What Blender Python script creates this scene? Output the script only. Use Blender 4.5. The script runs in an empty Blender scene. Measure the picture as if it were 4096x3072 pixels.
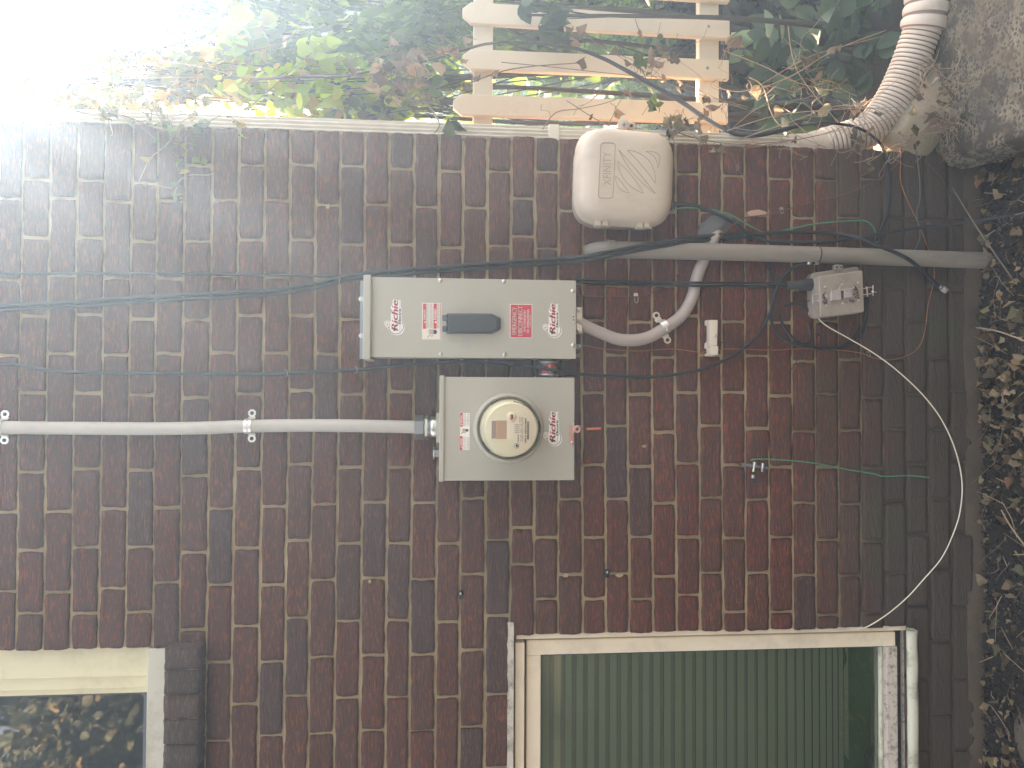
import bpy, bmesh, math, random
import numpy as np
from mathutils import Vector, Matrix, noise
R = math.radians
C = bpy.context.scene.collection
random.seed(7); rng = np.random.default_rng(7)

# ---------------------------------------------------------------- camera, sky, sun, exposure
F_PX = 3000.0                     # focal length in pixels of the 4096 px wide photograph
YAW, PIT, ROL, DIST, CX, CZ = 0.0236, 0.0865, 0.0063, 2.0742, -0.7384, 1.5564
_F = Vector((math.sin(YAW)*math.cos(PIT), math.cos(YAW)*math.cos(PIT), -math.sin(PIT)))
_r = Vector((math.cos(YAW), -math.sin(YAW), 0)); _u = _r.cross(_F)
_R = _r*math.cos(ROL) + _u*math.sin(ROL)          # towards the right of the place
_U = _u*math.cos(ROL) - _r*math.sin(ROL)          # up in the place; the phone was held on its side
CAM = Vector((CX, -DIST, CZ))
cd = bpy.data.cameras.new('camera'); cam = bpy.data.objects.new('camera', cd); C.objects.link(cam)
cd.sensor_width = 36; cd.lens = F_PX/4096*36; cd.clip_start = .02; cd.clip_end = 500
_X, _Y, _Z = -_U, _R, -_F
cam.matrix_world = Matrix(((_X.x, _Y.x, _Z.x, CAM.x), (_X.y, _Y.y, _Z.y, CAM.y), (_X.z, _Y.z, _Z.z, CAM.z), (0, 0, 0, 1)))
bpy.context.scene.camera = cam

def ray(px, py):
    return _F + _U*(-(px-2048)/F_PX) + _R*(-(py-1536)/F_PX)
def P(px, py, y=0.0):             # the point of the plane y = const that the photograph shows at this place
    d = ray(px, py); t = (y+DIST)/d.y
    return CAM + d*t
def G(px, py, z=0.0):
    d = ray(px, py); t = (z-CZ)/d.z
    return CAM + d*t

SUN = ray(-480, 160).normalized()
SUN_EL = math.asin(SUN.z); SUN_AZ = math.atan2(SUN.x, SUN.y)
sc = bpy.context.scene
w = bpy.data.worlds.new('World'); sc.world = w; w.use_nodes = True
nt = w.node_tree; nt.nodes.clear()
o_ = nt.nodes.new('ShaderNodeOutputWorld'); bg = nt.nodes.new('ShaderNodeBackground'); sk = nt.nodes.new('ShaderNodeTexSky')
sk.sky_type = 'NISHITA'; sk.sun_disc = False; sk.sun_elevation = SUN_EL; sk.sun_rotation = SUN_AZ
sk.air_density = 1.0; sk.dust_density = 3.0; sk.ozone_density = 0.6
bg.inputs['Strength'].default_value = 0.05
nt.links.new(sk.outputs[0], bg.inputs[0]); nt.links.new(bg.outputs[0], o_.inputs[0])
sl = bpy.data.lights.new('sun', 'SUN'); sl.energy = 4.4; sl.angle = R(0.53); sl.color = (1, .98, .95)
so = bpy.data.objects.new('sun', sl); C.objects.link(so)
so.rotation_euler = (-SUN).to_track_quat('-Z', 'Y').to_euler(); so.location = SUN*20
sc.view_settings.view_transform = 'Standard'; sc.view_settings.look = 'None'
sc.view_settings.gamma = 1; sc.view_settings.use_curve_mapping = False
sc.view_settings.exposure = 4.58
sc.view_settings.use_white_balance = True; sc.view_settings.white_balance_temperature = 12500; sc.view_settings.white_balance_tint = 27
sc.cycles.max_bounces = 8; sc.cycles.transparent_max_bounces = 12
sc.cycles.volume_bounces = 0

# ---------------------------------------------------------------- helpers
def tag(o, label=None, cat=None, group=None, kind=None):
    if label: o['label'] = label
    if cat: o['category'] = cat
    if group: o['group'] = group
    if kind: o['kind'] = kind
    return o
def thing(name, label, cat, loc=(0, 0, 0), group=None):
    o = bpy.data.objects.new(name, None); C.objects.link(o); o.location = loc
    o.empty_display_size = .05
    return tag(o, label, cat, group)

def nodes_of(name):
    m = bpy.data.materials.new(name); m.use_nodes = True
    n = m.node_tree; b = n.nodes['Principled BSDF']
    return m, n, b
def N(n, t, **kw):
    x = n.nodes.new(t)
    for k, v in kw.items(): setattr(x, k, v)
    return x
def coords(n, scale=(1, 1, 1), obj=True):
    tc = N(n, 'ShaderNodeTexCoord'); mp = N(n, 'ShaderNodeMapping'); mp.inputs['Scale'].default_value = scale
    n.links.new(tc.outputs['Object'], mp.inputs[0]); return mp.outputs[0]
def noi(n, vec, scale, detail=4, rough=.6):
    x = N(n, 'ShaderNodeTexNoise'); x.inputs['Scale'].default_value = scale; x.inputs['Detail'].default_value = detail
    x.inputs['Roughness'].default_value = rough; n.links.new(vec, x.inputs['Vector']); return x.outputs[0]
def ramp(n, fac, a, b, ca=(0, 0, 0, 1), cb=(1, 1, 1, 1)):
    x = N(n, 'ShaderNodeValToRGB'); x.color_ramp.elements[0].position = a; x.color_ramp.elements[1].position = b
    x.color_ramp.elements[0].color = ca; x.color_ramp.elements[1].color = cb; n.links.new(fac, x.inputs[0]); return x.outputs[0]
def mix(n, fac, a, b, mode='MIX'):
    x = N(n, 'ShaderNodeMix', data_type='RGBA', blend_type=mode); x.clamp_factor = True
    for s, v in ((x.inputs[0], fac), (x.inputs[6], a), (x.inputs[7], b)):
        if isinstance(v, (int, float)): s.default_value = v
        elif isinstance(v, tuple): s.default_value = v if len(v) == 4 else (*v, 1)
        else: n.links.new(v, s)
    return x.outputs[2]
def bump(n, b, h, strength=.5, dist=.002, prev=None):
    x = N(n, 'ShaderNodeBump'); x.inputs['Strength'].default_value = strength; x.inputs['Distance'].default_value = dist
    n.links.new(h, x.inputs['Height'])
    if prev is not None: n.links.new(prev, x.inputs['Normal'])
    n.links.new(x.outputs[0], b.inputs['Normal']); return x.outputs[0]

MATS = {}
def pmat(name, col, rough=.55, metal=0, var=.12, vs=9, dirt=None, dfac=.5, ds=14, bmp=.0, bs=200, spec=.5, stretch=(1, 1, 1), coat=0):
    if name in MATS: return MATS[name]
    m, n, b = nodes_of(name)
    v = coords(n, stretch)
    f = noi(n, v, vs, 5)
    c = mix(n, f, tuple(x*(1-var) for x in col), tuple(min(1, x*(1+var)) for x in col))
    if dirt:
        d = ramp(n, noi(n, v, ds, 8, .7), .5, .72)
        c = mix(n, mix(n, 1.0, d, (dfac,)*3, 'MULTIPLY'), c, dirt)
    n.links.new(c, b.inputs['Base Color'])
    b.inputs['Roughness'].default_value = rough; b.inputs['Metallic'].default_value = metal
    b.inputs['Specular IOR Level'].default_value = spec; b.inputs['Coat Weight'].default_value = coat
    if bmp: bump(n, b, noi(n, v, bs, 3), bmp, .0015)
    MATS[name] = m; return m

class MB:
    def __init__(s): s.v = []; s.f = []; s.m = []; s.mats = []; s.sm = []
    def mi(s, mat):
        if mat not in s.mats: s.mats.append(mat)
        return s.mats.index(mat)
    def add(s, vs, fs, mat, smooth=False):
        o = len(s.v); i = s.mi(mat)
        s.v += [tuple(v) for v in vs]
        for f in fs: s.f.append(tuple(o+k for k in f)); s.m.append(i); s.sm.append(smooth)
    def box(s, a, b, mat, rot=None):
        x0, y0, z0 = a; x1, y1, z1 = b
        vs = [Vector(q) for q in ((x0,y0,z0),(x1,y0,z0),(x1,y1,z0),(x0,y1,z0),(x0,y0,z1),(x1,y0,z1),(x1,y1,z1),(x0,y1,z1))]
        if rot: 
            c = sum(vs, Vector())/8; vs = [rot @ (q-c)+c for q in vs]
        s.add(vs, [(0,3,2,1),(4,5,6,7),(0,1,5,4),(1,2,6,5),(2,3,7,6),(3,0,4,7)], mat)
    def pxbox(s, px0, py0, px1, py1, yf, yb, mat):      # box whose front face fills these pixels
        a = P(px1, py1, yf); b = P(px0, py0, yf)
        s.box((a.x, yf, a.z), (b.x, yb, b.z), mat)
    def prism(s, poly, yf, yb, mat, smooth=False):      # poly of (x, z), any winding
        ar = sum(poly[i][0]*poly[(i+1) % len(poly)][1]-poly[(i+1) % len(poly)][0]*poly[i][1] for i in range(len(poly)))
        if ar < 0: poly = poly[::-1]
        n = len(poly)
        vs = [(p[0], yf, p[1]) for p in poly]+[(p[0], yb, p[1]) for p in poly]
        s.add(vs, [tuple(range(n)), tuple(range(2*n-1, n-1, -1))]+[((i+1) % n, i, n+i, n+(i+1) % n) for i in range(n)], mat, smooth)
    def pxprism(s, poly, yf, yb, mat):
        q = [P(a, b, yf) for a, b in poly]; s.prism([(p.x, p.z) for p in q], yf, yb, mat)
    def tube(s, pts, r, mat, n=8, cap=True, smooth=True):
        pts = [Vector(p) for p in pts]; k = len(pts)
        rr = r if hasattr(r, '__len__') else [r]*k
        vs = []; up = None
        for i, p in enumerate(pts):
            t = (pts[min(i+1, k-1)]-pts[max(i-1, 0)]).normalized()
            if up is None:
                up = Vector((0, 1, 0)) if abs(t.y) < .9 else Vector((1, 0, 0))
            a = (up - t*up.dot(t)).normalized(); b = t.cross(a); up = a
            for j in range(n):
                q = 2*math.pi*j/n; vs.append(p+(a*math.cos(q)+b*math.sin(q))*rr[i])
        fs = [(i*n+j, i*n+(j+1) % n, (i+1)*n+(j+1) % n, (i+1)*n+j) for i in range(k-1) for j in range(n)]
        if cap: fs += [tuple(range(n-1, -1, -1)), tuple((k-1)*n+j for j in range(n))]
        s.add(vs, fs, mat, smooth)
    def lathe(s, prof, origin, axis, mat, n=32, smooth=True, start=0.0, flat=False):   # prof of (radius, height along axis)
        axis = Vector(axis).normalized(); a = Vector((0, 0, 1)) if abs(axis.z) < .9 else Vector((1, 0, 0))
        a = (a-axis*a.dot(axis)).normalized(); b = axis.cross(a); o = Vector(origin)
        vs = []
        for r, h in prof:
            for j in range(n):
                q = 2*math.pi*j/n+start; vs.append(o+axis*h+(a*math.cos(q)+b*math.sin(q))*r)
        k = len(prof)
        fs = [(i*n+j, i*n+(j+1) % n, (i+1)*n+(j+1) % n, (i+1)*n+j) for i in range(k-1) for j in range(n)]
        fs += [tuple(range(n-1, -1, -1)), tuple((k-1)*n+j for j in range(n))]
        s.add(vs, fs, mat, smooth)
    def build(s, name, parent=None, bevel=0, loc=None, color=None, seg=2, subsurf=0):
        me = bpy.data.meshes.new(name); me.from_pydata(s.v, [], s.f)
        for m in s.mats: me.materials.append(m)
        me.polygons.foreach_set('material_index', s.m); me.polygons.foreach_set('use_smooth', s.sm)
        if color is not None:
            at = me.color_attributes.new('tone', 'FLOAT_COLOR', 'POINT')
            at.data.foreach_set('color', np.asarray(color, dtype=np.float32).ravel())
        me.update()
        o = bpy.data.objects.new(name, me); C.objects.link(o)
        if parent is not None:
            o.parent = parent; o.matrix_parent_inverse = Matrix.Translation(-Vector(parent.location))
        if bevel:
            b = o.modifiers.new('bevel', 'BEVEL'); b.width = bevel; b.segments = seg; b.limit_method = 'ANGLE'; b.angle_limit = R(40)
            b.harden_normals = False
        if subsurf:
            b = o.modifiers.new('sub', 'SUBSURF'); b.levels = subsurf; b.render_levels = subsurf
        return o

def smooth_path(pts, n=6):       # Catmull-Rom through the points
    pts = [Vector(p) for p in pts]; out = []
    for i in range(len(pts)-1):
        p0 = pts[max(i-1, 0)]; p1 = pts[i]; p2 = pts[i+1]; p3 = pts[min(i+2, len(pts)-1)]
        for j in range(n):
            t = j/n
            out.append(.5*((2*p1)+(p2-p0)*t+(2*p0-5*p1+4*p2-p3)*t*t+(3*p1-p0-3*p2+p3)*t**3))
    out.append(pts[-1]); return out

def text_mesh(s):
    cu = bpy.data.curves.new('t', 'FONT'); cu.body = s; cu.resolution_u = 2
    o = bpy.data.objects.new('t', cu); C.objects.link(o)
    dg = bpy.context.evaluated_depsgraph_get(); me = bpy.data.meshes.new_from_object(o.evaluated_get(dg))
    vs = [tuple(v.co) for v in me.vertices]; fs = [tuple(p.vertices) for p in me.polygons]
    bpy.data.objects.remove(o); bpy.data.curves.remove(cu); bpy.data.meshes.remove(me)
    return vs, fs
_tc = {}
def text(mb, s, x0, x1, z0, z1, y, mat, shear=0, bold=0):
    """lettering laid flat on the plane y, fitted to the box x0..x1, z0..z1"""
    if s not in _tc: _tc[s] = text_mesh(s)
    vs, fs = _tc[s]
    if not vs: return
    a = np.array(vs); a[:, 0] += shear*a[:, 1]
    mn = a.min(0); mx = a.max(0)
    for dx in ((0,) if not bold else (-bold, 0, bold)):
        q = [(x0+(v[0]-mn[0])/(mx[0]-mn[0])*(x1-x0)+dx, y-abs(dx)*.2, z0+(v[1]-mn[1])/(mx[1]-mn[1])*(z1-z0)) for v in a]
        mb.add(q, fs, mat)
def pxtext(mb, s, px0, py0, px1, py1, y, mat, **k):
    a = P(px1, py1, y); b = P(px0, py0, y); text(mb, s, a.x, b.x, a.z, b.z, y, mat, **k)
GLARE_HAZE = 0.031
# ---------------------------------------------------------------- the brick house
CP = 0.0677
TOP = {0:76,1:186.5,2:297,3:408,4:516,5:619,6:728.5,7:839,8:945,9:1053,10:1156.6,11:1257.6,12:1359,13:1456,14:1554.5,15:1655.5,16:1751,22:2326,23:2419,24:2509,25:2607,26:2700,27:2795,28:2887,29:2980,30:3075,31:3168.5,32:3261,33:3355,34:3445,35:3535.5,36:3623.5,37:3710.6,38:3799,39:3885}
BOT = dict(enumerate([68,176.5,286,396,505,612.6,720,828,931,1039,1143,1239,1343,1444,1545.5,1641.5,1744.5,1840,1941,2041,2137,2233,2331,2424,2517,2612,2707,2800.6,2892.6,2984.6,3078,3172.5,3264.5,3356.5,3443.5,3538,3627.5]))
HI = dict(zip(range(9, 20), [1059.7,1161.6,1263.5,1360.5,1460,1557,1656,1756,1853,1950,2047]))
MID = dict(zip(range(19, 31), [2042.3,2139,2234,2331,2422,2515,2609,2704,2797,2888,2980,3072]))
HI.update(zip(range(30, 36), [3073,3166,3257,3348,3441,3533]))
def zline(k):
    pts = []
    for d, y in ((TOP, 1500), (BOT, 2325), (HI, 696), (MID, 1073)):
        if k in d: q = P(d[k], y); pts.append((q.x, q.z))
    pts.sort()
    if not pts: return lambda x: (39.4-k)*CP
    def f(x):
        if x <= pts[0][0]: return pts[0][1]
        for a, b in zip(pts, pts[1:]):
            if x <= b[0]: return a[1]+(b[1]-a[1])*(x-a[0])/(b[0]-a[0])
        return pts[-1][1]
    return f
ZL = {k: zline(k) for k in range(-7, 41)}
JOINT = {-1:[795,1120,1421,2049,2366],0:[951,1265,1572,1887,2201,2453],1:[792,1103,1414,2047,2369],2:[951,1257,1572,1875,2189,2453],3:[805,1113,1419,2035,2354],4:[966,1275,1580,1880,2189,2448],5:[804,1115,1414,2030,2330],6:[660,966,1277,1590,1902,2209,2518],7:[801,1107,1411,2035,2339,2647,2963],8:[661,959,1262,1576,1875,2191,2504,2815],9:[803,1107,1411,2027,2341,2648,2941],10:[659,959,1262,1562,1858,2161,2471,2782],11:[820,1115,1416,1717,2017,2320,2627,2933],12:[664,979,1277,1577,1868,2172,2483,2789],13:[819,2010,2311,2620,2921],14:[676,979,1566,1869,2174,2481,2787],15:[827,2012,2317,2617,2923],16:[684,991,2174,2488,2789],17:[830,1993,2297,2600,2906],18:[687,984,2160,2463,2777,3070],19:[793,946,2112,2257],20:[689,996,2149,2396],21:[844,1997,2299],22:[689,1282,1571,1860,2149,2396],23:[850,1143,1421,1704,1995,2294],24:[716,1577,1865,2146,2396],25:[850,1143,1431,1729,2012,2306],26:[696,1570,1854,2149,2380],27:[852,1140,1703,1990,2291],28:[704,1285,1570,1859,2152,2448],29:[1140,1424,1714,2000,2291],30:[716,1290,1582,1868,2147,2446],31:[872,1158,1446,1726,2012,2301],32:[721,1285,1575,1868,2159,2461],33:[872,1439,1721,2017,2303],34:[716,1297,1590,1873,2164,2451],35:[869,1150,1716,2010,2292],36:[1282,1575,1856,2139,2426],37:[1150,1716,1997,2280,2570,2856],38:[1562,1848,2136,2424,2714,2998]}
def pxz(k):                        # pixel column of the middle of a course
    a = BOT.get(k, TOP.get(k)); b = BOT.get(k+1, TOP.get(k+1))
    if a is None or b is None: return 76-108*(-k)+54 if k < 0 else 3840
    return (a+b)/2
XW_LO = P(2500, 2529).x            # right edge of the lower opening
XW_UP = P(300, 2594).x             # right edge of the upper opening
ZLO_T = P(2052, 2700).z; ZLO_B = P(3628, 2800).z
ZUP_B = P(800, 2800).z
XL = -2.75; ZT = 3.15

DARKS = {(19,870):(.035,.038,.043),(7,2185):(.045,.048,.052),(18,2315):(.05,.043,.04),(5,2450):(.06,.05,.047),(27,2388):(.20,.062,.035),(15,2460):(.04,.037,.044),(9,2790):(.043,.04,.048),(12,2320):(.06,.052,.045),(23,1850):(.06,.05,.048),(4,2035):(.075,.065,.065),(17,2990):(.055,.055,.058),(14,560):(.05,.042,.042),(11,1550):(.06,.058,.058),(6,1745):(.07,.058,.06),(18,2620):(.05,.04,.038),(10,2630):(.06,.05,.045),(13,2160):(.06,.048,.045),(24,2020):(.085,.04,.033),(14,2330):(.065,.052,.045),(31,2400):(.05,.035,.035),(20,590):(.05,.043,.04),(20,1100):(.05,.043,.042),(12,820):(.05,.04,.04)}
def mat_brick():
    m, n, b = nodes_of('brick_face')
    at = N(n, 'ShaderNodeAttribute', attribute_name='tone')
    v1 = coords(n, (1, 1, 1)); v2 = coords(n, (34, 60, 200)); v3 = coords(n, (5, 12, 30))
    patch = noi(n, v3, 1.6, 4, .6)
    c = mix(n, ramp(n, patch, .35, .7), mix(n, 1.0, at.outputs[0], (.86, .86, .87), 'MULTIPLY'), mix(n, 1.0, at.outputs[0], (1.28, 1.17, 1.1), 'MULTIPLY'))
    grain = noi(n, v2, 1.0, 6, .72)
    c = mix(n, mix(n, 1.0, ramp(n, grain, .51, .70), (.58,)*3, 'MULTIPLY'), c, (.235, .130, .100))
    c = mix(n, mix(n, 1.0, ramp(n, grain, .46, .34), (.66,)*3, 'MULTIPLY'), c, (.040, .022, .017))  # dark cracks: crease shade put into the colour, since the bump reads weakly
    speck = ramp(n, noi(n, v1, 320, 2, .5), .70, .76)
    c = mix(n, mix(n, 1.0, speck, (.35,)*3, 'MULTIPLY'), c, (.42, .36, .32))
    splash(n, c, b)
    b.inputs['Roughness'].default_value = .82; b.inputs['Specular IOR Level'].default_value = .35
    x = bump(n, b, grain, 1.0, .0065); bump(n, b, noi(n, v1, 420, 3), .35, .001, x)
    return m
def splash(n, c, b):               # soil splashed up the foot of the wall
    ge = N(n, 'ShaderNodeNewGeometry'); sp = N(n, 'ShaderNodeSeparateXYZ'); n.links.new(ge.outputs['Position'], sp.inputs[0])
    ns = N(n, 'ShaderNodeTexNoise'); ns.inputs['Scale'].default_value = 3.2; ns.inputs['Detail'].default_value = 7
    n.links.new(ge.outputs['Position'], ns.inputs['Vector'])
    ma = N(n, 'ShaderNodeMath', operation='MULTIPLY_ADD'); n.links.new(ns.outputs[0], ma.inputs[0]); ma.inputs[1].default_value = .42
    n.links.new(sp.outputs[2], ma.inputs[2])
    f = ramp(n, ma.outputs[0], .50, .76, (1, 1, 1, 1), (0, 0, 0, 1))
    c = mix(n, mix(n, 1.0, f, (.93,)*3, 'MULTIPLY'), c, (.082, .058, .042))
    g = N(n, 'ShaderNodeTexNoise'); g.inputs['Scale'].default_value = 5; g.inputs['Detail'].default_value = 8
    n.links.new(ge.outputs['Position'], g.inputs['Vector'])
    f2 = mix(n, 1.0, f, ramp(n, g.outputs[0], .5, .68), 'MULTIPLY')
    c = mix(n, mix(n, 1.0, f2, (.5,)*3, 'MULTIPLY'), c, (.065, .07, .03))
    n.links.new(c, b.inputs['Base Color'])
def mat_mortar():
    m, n, b = nodes_of('mortar')
    v = coords(n)
    f = noi(n, v, 6, 6, .65)
    c = mix(n, f, (.35, .245, .138), (.51, .38, .225))
    c = mix(n, mix(n, 1.0, ramp(n, noi(n, v, 26, 6, .7), .56, .72), (.45,)*3, 'MULTIPLY'), c, (.13, .10, .07))
    c = mix(n, mix(n, 1.0, ramp(n, noi(n, v, 260, 2), .62, .7), (.4,)*3, 'MULTIPLY'), c, (.13, .11, .09))
    splash(n, c, b); b.inputs['Roughness'].default_value = .95
    x = bump(n, b, noi(n, v, 150, 4), .7, .003); bump(n, b, noi(n, v, 30, 3), .5, .004, x)
    return m
M_BRICK = mat_brick(); M_MORTAR = mat_mortar()

house = thing('brick_house', 'dark red brick house wall with two white framed windows', 'house', (0, 0, 0))
bm_ = MB(); tones = []
PAL = [((.165,.064,.050), 6), ((.150,.064,.051), 6), ((.138,.064,.050), 4), ((.175,.057,.044), 5), ((.120,.063,.050), 2), ((.152,.055,.047), 5)]
PW = [q for q, k in PAL for _ in range(k)]
def brick(x0, x1, f0, f1, tone, rnd, side=False):
    nx = max(3, int((x1-x0)/.0135)); nz = 6
    yo = rnd.uniform(-.0040, -.0008); sd = rnd.uniform(0, 100); tl = rnd.uniform(-.003, .003)
    ga = rnd.uniform(.0030, .0046); r = []
    rows = []
    for ring in range(2):          # 0 front grid, then skirt
        pass
    vs = []
    for j in range(nz+1):
        for i in range(nx+1):
            u = i/nx; v = j/nz; x = x0+(x1-x0)*u
            e = noise.noise((x*38, sd, v*2.2))*.0028 + noise.noise((x*11, sd+9, 0))*.0022
            zt = f0(x)-ga+e*(1 if j == nz else 0)*1.0
            e2 = noise.noise((x*38, sd+31, v*2.2))*.0028 + noise.noise((x*11, sd+49, 0))*.0022
            zb = f1(x)+ga+e2*(1 if j == 0 else 0)
            z = zb+(zt-zb)*v
            if i in (0, nx): x += noise.noise((sd, z*38, 5))*.0032
            if (i in (0, nx)) and (j in (0, nz)): x += (.0014 if i == 0 else -.0014); z += (.0012 if j == 0 else -.0012)
            y = yo+tl*(u-.5)+noise.noise((x*22, sd, z*75))*.0020+noise.noise((x*60, sd, z*170))*.0010
            if i in (0, nx) or j in (0, nz): y += .0003
            vs.append((x, y, z))
    fs = [(j*(nx+1)+i, j*(nx+1)+i+1, (j+1)*(nx+1)+i+1, (j+1)*(nx+1)+i) for j in range(nz) for i in range(nx)]
    loop = [i for i in range(nx+1)]+[j*(nx+1)+nx for j in range(1, nz+1)]+[nz*(nx+1)+i for i in range(nx-1, -1, -1)]+[j*(nx+1) for j in range(nz-1, 0, -1)]
    o = len(vs)
    for k in loop: vs.append((vs[k][0], .022, vs[k][2]))
    L = len(loop); sk_f = [(loop[(a+1) % L], loop[a], o+a, o+(a+1) % L) for a in range(L)]
    if side:
        vs = [(-.004-q[1], q[0], q[2]) for q in vs]; fs = [f for f in fs]
    base_ = len(bm_.v); bm_.add(vs, fs, M_BRICK, True)
    for f in sk_f: bm_.f.append(tuple(base_+q for q in f)); bm_.m.append(bm_.mi(M_BRICK)); bm_.sm.append(False)
    tones.extend([(*tone, 1)]*len(vs))
XS = {}
for k in range(-7, 39):
    px = pxz(k); rnd = random.Random(k*13+5)
    xs = sorted(P(px, y).x for y in JOINT.get(k, []))
    if not xs: xs = [-.105 if k % 2 else -.205]
    full = [0.0]
    for x in sorted(xs, reverse=True):
        while full[-1]-x > .30: full.append(full[-1]-(.203 if full[-1]-x > .32 or True else 0)*1.0 if (full[-1]-x) > .42 else (full[-1]+x)/2)
        full.append(x)
    while full[-1] > XL: full.append(full[-1]-.205)
    cut = None
    if k <= 5: cut = XW_UP
    if k in (6,): cut = XW_UP
    if 19 <= k <= 35: cut = XW_LO
    for a, b in zip(full, full[1:]):
        gx = rnd.uniform(.0034, .0048); x1 = a-(gx if a < 0 else rnd.uniform(-.004, .004)); x0 = b+gx
        if cut is not None:
            if x1 <= cut+.01: continue
            x0 = max(x0, cut+rnd.uniform(-.004, .001))
        if x1 < XL: continue
        tone = rnd.choice(PW); f_ = rnd.uniform(.88, 1.12)*1.2; tone = (tone[0]*f_, tone[1]*f_*1.08, tone[2]*f_*.96); tone = (.108+.52*tone[0], .016+.62*tone[1], .004+.52*tone[2])
        if k >= 22: tone = (tone[0]*1.18, tone[1]*.92, tone[2]*.88)
        for (kk, yy), tcol in DARKS.items():
            if kk == k and x0 < P(px, yy).x < x1: tone = (tcol[0]*.8+.098, tcol[1]*.65+.036, tcol[2]*.55+.024)
        brick(x0, x1, ZL[k], ZL[k+1], tone, rnd)
    yy = .012; i = 0                  # the return of the corner
    st = .095 if k % 2 else .20
    while yy < 1.3:
        brick(yy, yy+st-.011, ZL[k], ZL[k+1], rnd.choice(PW), rnd, side=True); yy += st; st = .2
bricks = bm_.build('bricks', None, color=tones)
# mortar bed, with the two openings left out
mb = MB()
def mcell(x0, x1, z0, z1, st=.02):
    nx = max(1, int((x1-x0)/st)); nz = max(1, int((z1-z0)/st))
    vs = []
    for j in range(nz+1):
        for i in range(nx+1):
            x = x0+(x1-x0)*i/nx; z = z0+(z1-z0)*j/nz
            vs.append((x, .0036+noise.noise((x*24, 3, z*24))*.0026+noise.noise((x*70, 3, z*70))*.0014, z))
    mb.add(vs, [(j*(nx+1)+i, j*(nx+1)+i+1, (j+1)*(nx+1)+i+1, (j+1)*(nx+1)+i) for j in range(nz) for i in range(nx)], M_MORTAR, True)
mcell(XW_LO, -.004, ZLO_B, ZLO_T); mcell(XL, -.004, ZLO_T, ZUP_B+.06); mcell(XL, -.004, -.1, ZLO_B)
mcell(XW_UP, -.004, ZUP_B+.06, ZT)
zz = -.1
mb.add([(-.0095, .0, -.1), (-.0095, 1.4, -.1), (-.0095, 1.4, ZT), (-.0095, 0, ZT)], [(0, 1, 2, 3)], M_MORTAR)
mb.add([(-.004, .0052, -.1), (-.0095, .012, -.1), (-.0095, .012, ZT), (-.004, .0052, ZT)], [(0, 1, 2, 3)], M_MORTAR)
# jambs of the openings
for x, a, b in ((XW_LO, ZLO_B, ZLO_T), (XW_UP, ZUP_B+.06, ZT)):
    mb.add([(x, .004, a), (x, .25, a), (x, .25, b), (x, .004, b)], [(0, 1, 2, 3)], M_MORTAR)
mb.add([(XL, .004, ZLO_T), (XW_LO, .004, ZLO_T), (XW_LO, .25, ZLO_T), (XL, .25, ZLO_T)], [(0, 1, 2, 3)], M_MORTAR)
mb.add([(XL, .004, ZUP_B+.06), (XW_UP, .004, ZUP_B+.06), (XW_UP, .25, ZUP_B+.06), (XL, .25, ZUP_B+.06)], [(3, 2, 1, 0)], M_MORTAR)
# smears of mortar squeezed over brick edges
for (px, py, w_, h_) in ((2575,1785,34,20),(1312,826,30,34),(1250,1260,24,22),(2262,2300,44,26),(2476,2300,46,26),(1480,2325,20,24),(1160,1262,14,50)):
    c = P(px, py); pts = []
    for i in range(14):
        a = i/14*2*math.pi; rr = .55+.4*random.random()
        pts.append((c.x+math.cos(a)*h_/3600*rr, c.z+math.sin(a)*w_/3600*rr))
    mb.prism(pts, -.0042, .004, M_MORTAR)
mortar = mb.build('mortar', None)
# one wall part: bricks laid in mortar
bricks.name = 'brick_wall'; bricks.data.name = 'brick_wall'
bricks.parent = house
mortar.name = 'mortar_bed'; mortar.parent = bricks
# footing of parged concrete below the last course
M_FOOT = pmat('footing', (.115, .078, .052), .95, var=.35, vs=7, dirt=(.035, .03, .022), dfac=.8, ds=5, bmp=.9, bs=60)
mb = MB()
nx = 140
for r_ in range(1):
    vs = []; 
    for j in range(8):
        for i in range(nx+1):
            x = XL+(0.01-XL)*i/nx; z = .045-.02*j
            y = -.002-.004*min(1, j/2)+noise.noise((x*9, 2, z*9))*.008+noise.noise((x*40, 2, z*40))*.003
            vs.append((x, y, z+noise.noise((x*6, 7, 0))*.006*(j == 0)))
    mb.add(vs, [((j+1)*(nx+1)+i, (j+1)*(nx+1)+i+1, j*(nx+1)+i+1, j*(nx+1)+i) for j in range(7) for i in range(nx)], M_FOOT, True)
    mb.add([vs[i] for i in range(nx+1)]+[(vs[i][0], .03, vs[i][2]+.002) for i in range(nx+1)], [(i, i+1, nx+2+i, nx+1+i) for i in range(nx)], M_FOOT, True)
mb.build('footing', house)

# the wall goes on upward and to the left, out of view
mb = MB(); mb.box((-7, .02, ZT+.001), (-.0095, .30, 5.6), M_BRICK); mb.box((-7, .02, -.1), (XL-.06, .30, ZT), M_BRICK)
wx = mb.build('upper_wall', house, color=[(.17, .07, .055, 1)]*16)
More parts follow.
